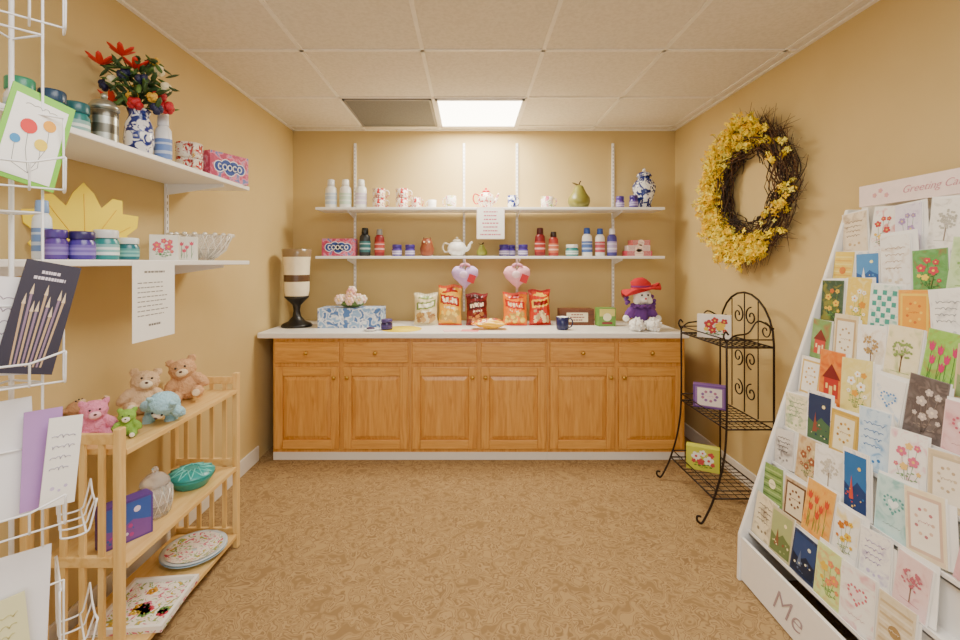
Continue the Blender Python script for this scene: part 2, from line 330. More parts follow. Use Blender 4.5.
# ---------------------------------------------------------------- small goods generators
def jar(label,loc,r,h,body,lid,lab=None,group=None,name='candle_jar',cat='jar'):
    t=thing(name,label,cat,loc,0,group); m=mat(body,.25)
    MB().lathe([(r*.9,0),(r,.006),(r,h*.6),(r*.86,h*.68),(r*.86,h*.72)],m).build('body',t)
    MB().lathe([(r*.95,h*.72),(r*.97,h*.74),(r*.97,h*.96),(r*.9,h)],mat(lid,.3)).build('lid',t)
    if lab:
        a,b=mat(lab,.5),mat(mixhex(lab,body,.5),.5)
        MB().lathe([(r*1.012,h*.16),(r*1.012,h*.26),(r*1.012,h*.34),(r*1.012,h*.42),(r*1.012,h*.52)],[a,b,a,b],cap=False).build('paper_label',t)
    return t
def bottle(label,loc,r,h,body,cap,lab,group=None,flat=.7,name='lotion_bottle',cat='bottle'):
    t=thing(name,label,cat,loc,rng.uniform(-.2,.2),group)
    MB().lathe([(r*.9,0),(r,.006),(r,h*.55),(r*.93,h*.7),(r*.6,h*.78),(r*.45,h*.8)],mat(body,.3),sy=flat).build('body',t)
    MB().lathe([(r*.62,h*.79),(r*.64,h*.8),(r*.58,h*.98),(r*.5,h)],mat(cap,.3),sy=.9).build('cap',t)
    a,b=mat(lab,.5),mat(mixhex(lab,'#FFFFFF',.6),.5)
    MB().lathe([(r*1.015,h*.14),(r*1.015,h*.24),(r*1.015,h*.3),(r*1.015,h*.42),(r*1.015,h*.46),(r*1.015,h*.53)],[a,b,a,b,a],sy=flat,cap=False).build('paper_label',t)
    return t
def mug(label,loc,r,h,m,inner=None,rz=0,group=None,name='mug',cat='mug',handle=True):
    t=thing(name,label,cat,loc,rz,group); i=inner or WHITE
    MB().lathe([(r*.8,0),(r*.95,h*.1),(r,h),(r*.93,h),(r*.88,h*.15),(r*.3,h*.1)],[m,m,m,i,i]).build('cup',t)
    if handle: MB().tube(smooth([(r*.93,0,h*.85),(r*1.35,0,h*.85),(r*1.55,0,h*.55),(r*1.3,0,h*.25),(r*.9,0,h*.2)],4),r*.1,m).build('handle',t)
    return t
def teapot(label,loc,r,h,m,accent,rz=0):
    t=thing('teapot',label,'teapot',loc,rz)
    MB().lathe([(r*.55,0),(r*.62,h*.05),(r*.95,h*.25),(r,h*.42),(r*.8,h*.65),(r*.5,h*.74)],m,24).build('body',t)
    l=MB().lathe([(r*.52,h*.74),(r*.4,h*.84),(r*.12,h*.9)],accent,20).build('lid',t)
    MB().ell((0,0,h*.94),r*.13,accent).build('knob',l)
    MB().tube(smooth([(r*.85,0,h*.3),(r*1.2,0,h*.42),(r*1.35,0,h*.62),(r*1.6,0,h*.75)],4),[r*.2]*4+[r*.17]*4+[r*.12]*4+[r*.1],m,10).build('spout',t)
    MB().tube(smooth([(-r*.8,0,h*.6),(-r*1.3,0,h*.68),(-r*1.5,0,h*.45),(-r*1.25,0,h*.22),(-r*.9,0,h*.25)],4),r*.08,accent,8).build('handle',t)
def pack(name,label,cat,loc,dx,dy,dz,col,kind,cs,rz=0,group=None,side=None):
    b=MB().bb((-dx/2,-dy/2,0),(dx/2,dy/2,dz),side or mat(col,.45))
    motif(b,kind,dx,dz,-dy/2,cs,rng); o=b.build(name,loc=loc,rot=(0,0,rz)); return tag(o,label,cat,group)
Ys=3.5; S=Ys/450
def sx(px): return (px-470)*S
grp='white lotion bottles on the upper back shelf'
bottle('white lotion bottle with blue label, leftmost on upper back shelf',(sx(331),Ys,SU),.045,.225,'#F1F1EE','#DADDE2','#BFD0E4',grp)
bottle('white lotion bottle with green label, second on upper back shelf',(sx(345.5),Ys,SU),.045,.225,'#F1F1EE','#F0F0EC','#C6DDCB',grp)
bottle('white lotion bottle with lilac label, third on upper back shelf',(sx(361),Ys,SU),.044,.225,'#F1F1EE','#F0F0EC','#D9CFE4',grp)
for px,n,l in ((379,2,'left stack'),(402,2,'right stack')):
    for k in range(n):
        mug(f'red and cream patterned cup, {["lower","upper"][k]} of the {l} on upper back shelf',(sx(px),Ys,SU+.001+k*.0765),.05,.075,REDW,rz=.3,group='stacked patterned cups')
mug('single red patterned cup right of the stacked cups',(sx(416),Ys,SU+.001),.036,.085,REDW,rz=.1)
mug('plain white little cup left of first shelf centre standard',(sx(432),Ys,SU+.001),.034,.065,WHITE,rz=2.8)
mug('white cup with orange floral print beside the painted teapot',(sx(451),Ys,SU+.001),.042,.095,FLOR,rz=3)
teapot('red and cream painted teapot at centre of upper back shelf',(sx(486),Ys,SU),.068,.165,REDW,mat('#C22A2C',.3),rz=.2)
mug('small blue floral cup right of the painted teapot',(sx(512),Ys,SU+.001),.036,.1,BLUEW,rz=.2,name='teacup')
mug('white cup with red sprig print left of the pear',(sx(547),Ys,SU+.001),.048,.09,FLOR,rz=0,name='teacup')
def pear(label,loc,h,col,stem='#4A2E16'):
    t=thing('ceramic_pear',label,'ornament',loc); r=h*.4
    MB().lathe([(r*.3,0),(r*.8,h*.05),(r,h*.22),(r*.95,h*.38),(r*.62,h*.58),(r*.45,h*.74),(r*.35,h*.82),(r*.08,h*.86)],mat(col,.35,var=.35,scale=14),20).build('fruit',t)
    MB().tube([(0,0,h*.84),(.004,0,h*.93),(.014,0,h)],.005,mat(stem)).build('stem',t)
    MB().ell((-h*.12,-.005,h*.88),(h*.15,h*.05,h*.03),mat('#5C4A24'),R=Matrix.Rotation(.4,3,'Y')).build('leaf',t)
pear('large olive green ceramic pear on upper back shelf',(sx(579),Ys,SU),.215,'#7E7A34')
jar('purple candle jar left of pair beside the blue vase',(sx(620),Ys,SU),.032,.095,'#5A3E96','#4A3490','#C9BFE2')
jar('purple candle jar nearest the blue vase on upper back shelf',(sx(631.5),Ys-.045,SU),.032,.095,'#4A3490','#3C2A80','#B8ACDC')
t=thing('ginger_jar','tall blue and white porcelain ginger jar on upper back shelf','vase',(sx(645),Ys+.02,SU))
MB().lathe([(.05,0),(.055,.012),(.05,.03),(.085,.14),(.088,.18),(.06,.225),(.045,.235),(.045,.25)],BLUEW,28).build('body',t)
l=MB().lathe([(.056,.25),(.058,.258),(.045,.28),(.012,.295)],BLUEW,24).build('lid',t); MB().ell((0,0,.305),(.012,.012,.014),BLUEW).build('knob',l)
# lower back shelf
pack('soap_gift_box','pink boxed soap with blue cloud lettering on lower back shelf','box',(sx(340),Ys,SL),.25,.1,.135,'#D2587A','cloud',['#2B4C9C','#F2F2F6'],side=PINKBOX)
bottle('black and teal shower gel bottle on lower back shelf',(sx(365),Ys,SL),.042,.22,'#23282C','#15181A','#2F6A70',name='shower_gel_bottle')
bottle('dark red bottle with grey cap left of the purple jars',(sx(379.5),Ys,SL),.038,.21,'#8A1E26','#8D8A88','#B8443C',name='shower_gel_bottle')
g_='purple candle jars on the lower back shelf'
for px,l in ((397,'left of the brown figurine, outer one'),(410,'left of the brown figurine, inner one'),(504,'right of the small green pear'),(511.5,''),(523,'just left of the red bottles')):
    dy=.05 if px==511.5 else 0
    jar(f'purple candle jar {l}' if px!=511.5 else 'purple candle jar set back behind two others by the pear',(sx(px),Ys+dy*1.4,SL),.038,.09,'#4C3796','#3E2C84','#D8D0EA',g_)
t=thing('owl_figurine','reddish brown ceramic owl figurine left of the white teapot','figurine',(sx(427),Ys,SL))
MB().lathe([(.035,0),(.05,.02),(.055,.06),(.045,.09),(.042,.115),(.03,.135),(.005,.142)],mat('#8E4A2C',.5,var=.4,scale=60),20).build('body',t)
for s in (-1,1):
    MB().ell((s*.018,-.036,.108),.009,CREAM).build('eye',t); MB().lathe([(.01,0),(.001,.025)],mat('#6A3A24'),8,(s*.025,0,.125)).build('ear',t)
MB().lathe([(.006,0),(.0005,.016)],BRASS,6).build('beak',t,loc=(0,-.043,.098),rot=(2.2,0,0))
teapot('plain white teapot with beige trimmed lid on lower back shelf',(sx(457),Ys,SL),.075,.15,WHITE,mat('#D8CDB8',.3),rz=-.1)
pear('small green pear candle right of the white teapot',(sx(482),Ys,SL),.105,'#9AA040')
bottle('tall dark red bottle left of its pair on lower back shelf',(sx(540),Ys,SL),.042,.22,'#7E1A20','#4A1014','#A8342C',name='shower_gel_bottle')
bottle('shorter red bottle with black cap right of its pair',(sx(553.5),Ys,SL),.038,.19,'#A3322A','#2A1612','#C86A48',name='shower_gel_bottle')
jar('squat teal jar with white lid right of the red bottles',(sx(572),Ys,SL),.048,.09,'#2E8C8E','#EDEDEA','#E8F0EE')
bottle('white bottle with blue cap and label on lower back shelf',(sx(587),Ys,SL),.04,.22,'#F0EEEE','#2D50A0','#5070B8')
bottle('white bottle with red label and blue cap',(sx(600),Ys,SL),.038,.215,'#F0EEEE','#2D50A0','#C05060')
bottle('purple blue bottle at right end of the bottle row',(sx(612),Ys,SL),.038,.215,'#4A4498','#E6E4EE','#B4A8D8')
for k,(c,l) in enumerate((('#C8445C','bottom crimson'),('#E9D6D0','middle cream'),('#D46A6A','top coral'))):
    pack('soap_carton',f'{l} carton in the small stack at right of lower shelf','box',(sx(637)+(.015 if k==2 else 0),Ys,SL+.0002+k*.0412),.2-.03*k,.09,.041,c,'stripes',['#F4E8E4','#A83048','#F0D8C8'],group='stack of soap cartons')
# hanging paper sign on upper shelf
s=MB().bb((-.105,0,-.24),(.105,.001,0),mat('#F0DCD6',.7)); s.rect(-.1,-.235,.1,-.005,-.0004,PAPER)
dashes(s,-.08,.08,-.22,-.02,7,-.0009,mat('#C8607A'),rng,.35)
tag(s.build('paper_sign',loc=(sx(490),3.397,SU-.002)),'white paper sign with pink print hanging from upper back shelf','sign')
# ================================================================ ON THE COUNTER
t=thing('hurricane_candle_lamp','cream glass hurricane candle holder on black pedestal, far left of counter','candle holder',(-1.27,3.3,CT))
MB().lathe([(.105,0),(.11,.01),(.1,.022),(.06,.04),(.03,.075),(.022,.12),(.03,.16),(.07,.2),(.085,.215),(.085,.225)],BLACK,28).build('pedestal',t)
CG=mat('#F4E6C6',.15,var=.1); BR=mat('#5A4230',.2); TOPG=mat('#8A7456',.15)
MB().lathe([(.08,.226),(.088,.26),(.09,.33),(.09,.38),(.094,.48),(.098,.51),(.104,.565),(.1,.568),(.088,.4)],[CG,CG,BR,CG,CG,TOPG,TOPG,TOPG],28,cap=False).build('glass_shade',t)
MB().lathe([(.04,.24),(.04,.42),(.036,.43)],mat('#F6EEDC',.5),18).build('candle',t)
pack('gift_box','long blue gift box with white pattern beside the candle holder','box',(PX(352,3.3),3.32,CT),.45,.2,.14,'#4E78B0','none',['#F2F2F2','#F2F2F2'],side=BLUEBOX)
t=thing('flower_bouquet','pink and cream artificial flower bunch lying on the blue gift box','flowers',(PX(352,3.3),3.3,CT+.1405))
r=random.Random(3); MB().ell((0,0,.028),(.09,.06,.028),mat('#5E7A3C')).build('leaves',t)
for k in range(20):
    a=r.uniform(0,2*PI); d=r.uniform(0,.11); c=(d*math.cos(a),d*.6*math.sin(a),.045+r.uniform(0,.095)*(1-d/.14)); b=MB(); mm=mat(r.choice(['#F0C8B8','#F6EAD4','#E8A8A0','#F4DCCC']))
    for q in range(6):
        e=2*PI*q/6; b.ell((c[0]+.018*math.cos(e),c[1]-.006,c[2]+.018*math.sin(e)),(.016,.012,.016),mm,8,5)
    b.ell((c[0],c[1]-.014,c[2]),.01,mat('#E8C080'),8,5); b.build('blossom',t)
jar('dark purple candle jar in front of the blue gift box',(PX(387,3.15),3.14,CT),.04,.075,'#2E2350','#4A3C7A','#4A3C86')
t=thing('candle_dish','small white dish of dark sweets left of the yellow mat','dish',(PX(371,3.1),3.09,CT)); MB().lathe([(.03,0),(.05,.018),(.047,.018),(.02,.006)],WHITE).build('dish',t); MB().ell((0,0,.016),(.03,.03,.012),mat('#3B2A52')).build('filling',t)
tag(MB().lathe([(.14,0),(.14,.003)],mat('#F4D60C',.6),32).build('place_mat',loc=(PX(402,3.18),3.17,CT)),'round yellow mat lying on the counter','mat')
def bag(label,px,Y,w,h,fn,rz=0,name='snack_bag',group='snack bags standing on the counter',lay=False,z=0,lean=0,seed=1):
    nu,nv=26,44; b=MB(); q=random.Random(seed); ph=[q.uniform(0,6) for _ in range(6)]
    def crk(u,v,s): return .0045*(math.sin(9*u+ph[0]+4*v)*math.sin(13*v+ph[1])+.7*math.sin(17*u-11*v+ph[2])+.5*math.sin(23*v+7*u+ph[3+s]))
    for side in (-1,1):
        vs=[];fs=[];ms=[]
        for j in range(nv+1):
            v=j/nv; pz=0 if (v<.05 or v>.92) else math.sin(PI*(v-.05)/.87)**.45
            for i in range(nu+1):
                u=-1+2*i/nu; ed=max(0,1-abs(u)**4)
                th=.042*(w/.16)*pz*(1-abs(u)**3)*(1.15-.4*v)+crk(u,v,side>0)*pz*ed
                ww=w/2*(1-.09*pz+.015*math.sin(21*v+ph[4])); zt=.006*math.sin(4*u+ph[5])*v
                vs.append((u*ww,side*(th+.0008)+.003*math.sin(30*u)*(v>.92),v*h+zt))
        for j in range(nv):
            for i in range(nu):
                a=j*(nu+1)+i; fs.append((a,a+1,a+nu+2,a+nu+1)); ms.append(fn(-1+2*(i+.5)/nu,(j+.5)/nv) if side<0 else fn(1,.8))
        b.add(vs,fs,ms,True)
    o=b.build(name,loc=(PX(px,Y),Y,CT+z+(.04 if lay else 0)),rot=((-PI/2,0,rz) if lay else (lean,0,rz)))
    return tag(o,label,'snack bag',group)
def design(base,top,oval,acc,food,seed=0):
    B,T,O,A,FD=[mat(q,.22) for q in (base,top,oval,acc,food)]; FD2=mat(mixhex(food,'#5A2A10',.35),.4); q=random.Random(seed); wd=[[q.random()<.62 for _ in range(26)] for _ in range(44)]
    sp=[(q.uniform(-.75,.75),q.uniform(.1,.4),q.uniform(.1,.24)) for _ in range(16)]
    def fn(u,v):
        if v>.93 or v<.05: return A
        i=int((u+1)*13)%26; j=int(v*44)%44
        w_=v-.12*u*(seed%2*2-1)*.5
        if .52<w_<.74 and abs(u)<.85:
            if .57<w_<.69 and abs(u)<.68: return O if wd[j//3][i] else A
            return T
        if v>.82: return T if abs(u)<.5+.2*math.sin(v*40) else B
        if .42<w_<.47 and abs(u)<.5: return O if wd[5][i] else B
        for n_,(a,c,r_) in enumerate(sp):
            if ((u-a)/r_)**2+((v-c)/(r_*.35))**2<1: return FD if n_%2 else FD2
        return B
    return fn
bag('clear tan and green snack bag, leftmost of the bags',426,3.36,.18,.24,design('#D8C9A2','#7E9050','#F4F0DC','#E8E0C0','#C09A60',1),.12,seed=2,lean=-.06)
bag('tall orange and red snack bag behind the lilac heart',450,3.37,.18,.30,design('#F0B030','#A81C18','#F8ECC8','#D8581C','#F6D868',2),-.1,seed=3,lean=-.04)
bag('maroon snack bag between the two hanging hearts',477,3.36,.165,.24,design('#6E161A','#3E0E10','#F0E0C0','#8E2A2A','#D08A40',3),.14,seed=4,lean=-.08)
bag('bright orange snack bag below the pink heart',515,3.36,.185,.245,design('#F4801A','#C42218','#FBE9B8','#E8481C','#FBD858',4),-.06,seed=5,lean=-.05)
bag('red and gold snack bag, rightmost of the bags',540,3.37,.17,.265,design('#C83420','#F0C048','#7E1412','#A81C1A','#F2D8A0',5),.16,seed=6,lean=-.08)
bag('flat yellow and orange candy pack lying before the orange bag',506,3.17,.12,.24,design('#F0B820','#D85018','#FFF0B0','#E07A20','#C84020',6),1.57,name='candy_pack',lay=True,group=None,seed=7)
for px,c,l in ((452,'#F0C4C4','left pink leaflet lying on the counter front'),(470,'#E88888','right coral leaflet lying on the counter front')):
    tag(MB().bb((-.06,-.045,0),(.06,.045,.002),mat(c,.7)).build('leaflet',loc=(PX(px,3.1),3.1,CT),rot=(0,0,.2 if px==452 else -.15)),l,'leaflet')
t=thing('wooden_crate_box','brown wooden box with pale paper label behind navy mug','box',(PX(576,3.4),3.42,CT))
b=MB().bb((-.125,-.06,0),(.125,.06,.12),mat('#6A3A22',.5,var=.25)); 
for z in (.04,.08): b.bb((-.126,-.061,z-.001),(.126,.061,z+.001),BLACK)
b.build('body',t); l=MB(); l.rect(-.08,.025,.08,.095,-.0615,CREAM); dashes(l,-.07,.07,.03,.09,3,-.062,mat('#8A3028'),rng,.4); l.build('paper_label',t)
mug('navy blue mug with white interior in front of the wooden box',(PX(561,3.2),3.15,CT),.045,.09,mat('#1E2250',.25),rz=-.3)
pack('tea_tin','green and gold box between wooden box and rag doll','box',(PX(607,3.3),3.34,CT),.13,.07,.135,'#6E9A48','panel',['#D8CC70','#F0ECC0','#8A3A3A'],rz=.1)
# plush hearts hanging from the lower shelf
def heart_plush(label,px,col,col2):
    t=thing('heart_plush',label,'stuffed heart',(PX(px,3.36),3.36,SL-.15),0,'stuffed hearts hanging from the lower shelf')
    b=MB(); o=heart(0,0,.1,36); vs=[];fs=[]; n=36; ds=((-.036,.25),(-.034,.5),(-.027,.75),(-.014,.94),(0,1),(.014,.94),(.027,.75),(.034,.5),(.036,.25))
    for d,sc in ds: 
        for k,(x,z) in enumerate(o): pk=1+.02*math.sin(k*2.6)*(sc>.9); vs.append((x*sc*pk,d,z*sc*pk))
    for j in range(len(ds)-1):
        for k in range(n): fs.append((j*n+k,j*n+(k+1)%n,(j+1)*n+(k+1)%n,(j+1)*n+k))
    fs+= [tuple(range(n)),tuple(range((len(ds)-1)*n,len(ds)*n))]
    b.add(vs,fs,mat(col,1,bump=.6,scale=90),True); b.build('cushion',t,fur=.003)
    MB().ell((-.01,-.034,.012),(.032,.008,.028),mat(col2,.95)).build('applique',t)
    MB().tube([(0,0,.07),(.004,.01,.1),(0,.042,.133),(0,.06,.149)],.0022,mat('#D8A0B0')).build('ribbon',t)
    for s in (-1,1): MB().ell((s*.022,-.02,.082),(.022,.008,.012),mat('#D890A8',.6),R=Matrix.Rotation(s*.5,3,'Y')).build('bow_loop',t)
    MB().bb((.025,-.048,-.03),(.078,-.045,.03),mat('#C01E28',.6)).build('tag',t,rot=(0,.35,0))
heart_plush('lilac stuffed heart with red tag hanging over orange snack bag',465,'#C8A8DC','#E0C4E4')
heart_plush('pink stuffed heart with red tag hanging over bright orange bag',517,'#EBA8B6','#F2D0D8')
# rag doll
t=thing('rag_doll','seated rag doll with red hat, white face and purple outfit','doll',(PX(641,3.16),3.17,CT))
FUR=mat('#F4F0EA',.95,bump=1,scale=120); PUR=mat('#6A3A8C',.85,bump=.5); RED=mat('#BC1E28',.8,bump=.3)
b=MB().ell((0,0,.10),(.056,.045,.085),PUR)
for s in (-1,1):
    b.ell((s*.075,-.01,.12),(.06,.028,.03),PUR,R=Matrix.Rotation(s*.95,3,'Y'))
b.build('body',t,remesh=.006,fur=.008)
b=MB().ell((0,-.03,.235),(.060,.052,.058),FUR); b.ell((0,-.075,.216),(.026,.02,.02),FUR)
for s in (-1,1): b.ell((s*.04,-.045,.205),(.026,.026,.026),FUR)
b.build('head',t,remesh=.005,fur=.01)
r=random.Random(2)
for s in (-1,1):
    q=MB().ell((s*.055,-.075,.042),(.048,.07,.042),FUR)
    for k in range(60): 
        v=Vector((r.gauss(0,1),r.gauss(0,1),r.gauss(0,1))).normalized(); q.ell((s*.055+v.x*.046,-.085+v.y*.06,max(.012,.042+v.z*.04)),(.009,.009,.018),FUR,6,4,R=Euler((r.uniform(-1,1),r.uniform(-1,1),0)).to_matrix())
    q.build('foot',t); MB().ell((s*.112,-.03,.08),(.022,.02,.022),FUR).build('hand',t,fur=.006)
    MB().ell((s*.021,-.084,.246),.007,BLACK,8,6).build('eye',t)
    q=MB()
    for k in range(14): q.ell((s*(.082+r.uniform(-.01,.022)),r.uniform(0,.03),.20+r.uniform(-.05,.04)),.013,PUR,8,5)
    q.build('hair',t)
MB().ell((0,-.097,.222),.007,mat('#B02A30')).build('nose',t)
q=MB()
for k in range(26): a=2*PI*k/26; q.ell((.062*math.cos(a),-.02+.05*math.sin(a),.168+.006*math.sin(k*2)),(.016,.016,.010),PUR,7,5)
q.build('ruffle',t)
hb=MB(); hv=[];hf=[]; n=36
for j,(rr,z) in enumerate([(.138,.276),(.122,.290),(.07,.292),(.067,.314),(.056,.342),(.03,.36),(.004,.363)]):
    for k in range(n):
        a=2*PI*k/n; wv=(.016*math.sin(3*a+.6)+.008*math.sin(5*a)) if j<2 else 0; hv.append((rr*math.cos(a)-.02*(j>3),-.012+rr*.62*math.sin(a),z+wv*(1.2 if j==0 else .5)+.024*math.cos(a)*(rr/.13)))
for j in range(6):
    for k in range(n): hf.append((j*n+k,j*n+(k+1)%n,(j+1)*n+(k+1)%n,(j+1)*n+k))
hf+=[tuple(range(n)),tuple(range(6*n,7*n))]
h=hb.add(hv,hf,RED,True).build('hat',t); MB().lathe([(.072,.296),(.07,.308)],mat('#7A1A6A'),28,(0,-.012,0),sy=.64,cap=False).build('hat_band',h)
# ================================================================ LEFT WALL SHELVES
UZ,LZ=1.727,1.347; FX=-1.136
tag(MB().bb((LX+.005,.95,UZ-.02),(FX,2.32,UZ),SHELFW).build('wall_shelf',bevel=.003),'upper white shelf on the left wall under the flower vase','shelf')
tag(MB().bb((LX+.005,.95,LZ-.02),(FX,2.32,LZ),SHELFW).build('wall_shelf',bevel=.003),'lower white shelf on the left wall with the taped notice','shelf')
for k,y in enumerate((2.12,1.25)):
    t=thing('shelf_standard',['white slotted standard on left wall near the crystal bowl','white slotted standard on left wall behind the wire rack'][k],'shelf standard',(LX+.006,y,1.2))
    r=MB().bb((-.005,-.009,0),(.005,.009,.85),WIRE)
    for z in range(27): r.bb((.005,-.002,.02+z*.03),(.0056,.002,.035+z*.03),GREYINK)
    r.build('rail',t)
    for sz in (UZ,LZ):
        z=sz-.0205-1.2
        MB().add([(.005,-.003,z),(.005,.003,z),(.27,-.003,z),(.27,.003,z),(.005,-.003,z-.05),(.005,.003,z-.05),(.27,-.003,z-.012),(.27,.003,z-.012)],
          [(0,1,3,2),(4,5,7,6),(0,2,6,4),(1,3,7,5),(2,3,7,6),(0,1,5,4)],WIRE).build('bracket',t)
def ly(px,X): return X*F/(px-VX)
# vase with flowers
X=-1.28; Y=ly(139,X)
t=thing('porcelain_vase','blue and white porcelain vase holding the red flower arrangement','vase',(X,Y,UZ))
MB().lathe([(.036,0),(.04,.01),(.05,.08),(.045,.14),(.032,.175),(.04,.2),(.034,.2),(.026,.175)],BLUEW,26).build('body',t)
t=thing('flower_arrangement','red, navy and gold artificial flowers standing in the porcelain vase','flowers',(X,Y,UZ+.202))
r=random.Random(8); stems=MB(); 
fl=[(-.06,-.03,.20,'lily'),(.03,.0,.11,'mum'),(-.12,-.08,.15,'lily'),(.07,.04,.06,'rose'),(-.03,.02,.08,'mumy'),(.09,.0,.15,'mum'),(-.09,.04,.05,'navy'),(-.14,-.02,.09,'navy'),(0,-.05,.04,'mumy'),(.02,.05,.18,'navy'),(.05,-.06,.10,'navy'),(.10,.05,.02,'rose'),
    (.0,-.02,.15,'lily'),(-.09,-.05,.10,'mum'),(.08,-.03,.04,'mumy'),(.11,.02,.09,'mum'),(-.03,-.06,.12,'navy'),(.06,.02,.19,'mumy'),(-.12,.0,.03,'lily'),(.02,-.06,.01,'rose'),(.09,-.02,.0,'navy')]
fl=[(x*.85,y*.7,z,k) for x,y,z,k in fl]
GR=mat('#2E4A22'); GR2=mat('#4A6A2C')
for x,y,z,k in fl: stems.tube(smooth([(0,0,-.0),(x*.3,y*.3,z*.5),(x,y,z)],4),.0022,GR,5)
stems.build('stems',t)
lv=MB()
for k in range(130):
    a=r.uniform(0,2*PI); d=r.uniform(.02,.12); c=Vector((d*math.cos(a),d*math.sin(a)*.7,r.uniform(.01,.2-.5*abs(d-.05))))
    lv.ell(c,(.028,.010,.004),r.choice([GR,GR,GR2]),6,4,R=Euler((r.uniform(-1,1),r.uniform(-1,1),a)).to_matrix())
lv.build('foliage',t)
for x,y,z,k in fl:
    b=MB()
    if k=='lily':
        for q in range(6):
            a=2*PI*q/6; R_=Euler((0,-.6,a)).to_matrix(); b.ell(Vector((x,y,z))+R_@Vector((.028,0,0)),(.032,.012,.004),mat('#D42A1C'),8,5,R=R_)
    else:
        col={'mum':'#F0E4B8','mumy':'#D8A83A','rose':'#B81828','navy':'#1C2148'}[k]; R0={'mum':.02,'mumy':.02,'rose':.026,'navy':.023}[k]
        for q in range(16):
            v=Vector((r.gauss(0,1),r.gauss(0,1),r.gauss(0,1))).normalized()*R0*.6; b.ell(Vector((x,y,z))+v,R0*.5,mat(col),7,5)
    b.build('blossom',t)
bottle('white talc bottle with blue label beside the porcelain vase',(-1.25,ly(163,-1.25),UZ),.034,.21,'#F2F2F2','#E4E6EC','#6F8FD0')
Y=ly(104,-1.24); t=thing('metal_canister','silver metal canister with domed knob lid left of the vase','canister',(-1.24,Y,UZ))
SG=mat('#A9ACA4',.28,.85); SG2=mat('#6E6C62',.3,.85)
MB().lathe([(.036,0),(.04,.008),(.04,.02),(.04,.045),(.04,.075),(.04,.10),(.04,.12),(.036,.125)],[SG,SG2,SG,SG2,SG,SG2,SG],22).build('body',t); l=MB().lathe([(.043,.126),(.043,.138),(.03,.155),(.008,.165)],SG,22).build('lid',t); MB().ell((0,0,.174),.011,SG).build('knob',l)
jar('teal jar with white label just left of metal canister',(-1.26,ly(76,-1.26),UZ),.036,.12,'#2B7A78','#1F5E66','#E6ECE6')
jar('teal jar with dark lid on upper left shelf, behind the balloon card',(-1.24,ly(52,-1.24),UZ),.034,.12,'#3A8C8C','#21405E','#DCE8E4')
jar('white jar with green lid on upper left shelf, nearest the wire rack',(-1.27,ly(20,-1.27),UZ),.034,.13,'#E8E8E6','#2F8A6A','#A8C8D8')
for k in range(2):
    mug(['red and cream rimmed cup, lower of the nested pair on upper left shelf','red and cream rimmed cup, upper of the nested pair on upper left shelf'][k],(-1.26,2.02,UZ+.001+k*.0705),.055,.07,REDW,rz=-.8,group='nested cups on upper left shelf')
mug('small blue floral cup behind the cloud lettered box',(-1.36,2.16,UZ+.001),.035,.1,BLUEW,handle=False,name='teacup',cat='cup')
pack('soap_gift_box','pink boxed soap with blue cloud lettering on upper left shelf','box',(-1.205,2.2,UZ),.21,.09,.135,'#B8405C','cloud',['#2B4C9C','#F2F2F6'],rz=PI/2-.4,side=PINKBOX)
# lower left shelf
pts=[(0,.25),(.03,.215),(.05,.17),(.085,.205),(.115,.20),(.115,.155),(.165,.15),(.16,.11),(.125,.08),(.15,.05),(.13,.025),(.05,.015),(0,0)]
o=pts+[(-x,z) for x,z in pts[-2:0:-1]]
b=MB().prism([(x*.95,z*1.08) for x,z in o],-.006,.006,mat('#FFE000',.5,var=.0)); 
for x,z in ((0,.23),(.09,.18),(-.09,.18),(.13,.12),(-.13,.12),(.11,.045),(-.11,.045)): b.tube([(0,-.007,.03),(x,-.007,z)],.0016,mat('#E8B800'),5)
tag(b.build('leaf_plate',loc=(-1.33,1.555,LZ+.001),rot=(-.1,0,.9),bevel=.002),'yellow maple leaf shaped plate propped on lower left shelf','plate')
jar('purple candle jar in front of the yellow leaf plate',(-1.21,ly(82,-1.21),LZ),.034,.088,'#4C3796','#2F2360','#8C7AC8')
jar('tall teal jar with silver lid right of purple candle jar',(-1.22,ly(106,-1.22),LZ),.036,.1,'#2B8A8C','#DADADA','#E4F0EC')
jar('short teal jar with white lid beside the floral tins',(-1.24,ly(128,-1.24),LZ),.034,.08,'#1F6E7A','#DDE4E4','#7FC0BC')
jar('deep violet jar by the wire rack on lower left shelf',(-1.24,ly(56,-1.24),LZ),.028,.09,'#5A3E96','#4A3486','#8A78C0')
bottle('white and pale blue bottle by the wire rack on lower left shelf',(-1.3,ly(42,-1.3),LZ),.028,.18,'#E8EEF4','#7FA0D0','#6F90C8')
for k,(y,c) in enumerate(((1.80,'left'),(1.925,'right'))):
    pack('floral_tin',f'{c} small floral printed tin beside the crystal bowl','tin',(-1.22+.0*k,y,LZ),.095,.07,.1,'#E8E4D8',['floral','tulips'][k],['#D8506A','#4E8A48','#E8B030'],rz=.5,group='floral tins')
t=thing('crystal_bowl','clear cut crystal bowl at end of lower left shelf','bowl',(-1.275,2.14,LZ))
MB().lathe([(.05,0),(.055,.01),(.1,.05),(.125,.115),(.13,.12),(.12,.12),(.09,.055),(.03,.014)],GLASS,20,sm=False).build('bowl',t)
q=MB(); SPK=mat('#F4EEE2',.1,.35)
for k in range(20):
    a=2*PI*k/20; 
    for s in (1,-1): q.tube([(.058*math.cos(a),.058*math.sin(a),.012),(.101*math.cos(a+s*.15),.101*math.sin(a+s*.15),.05),(.129*math.cos(a+s*.4),.129*math.sin(a+s*.4),.116)],.0028,SPK,4)
    q.ell((.131*math.cos(a),.131*math.sin(a),.12),(.012,.012,.009),SPK,6,4)
q.build('cut_pattern',t)
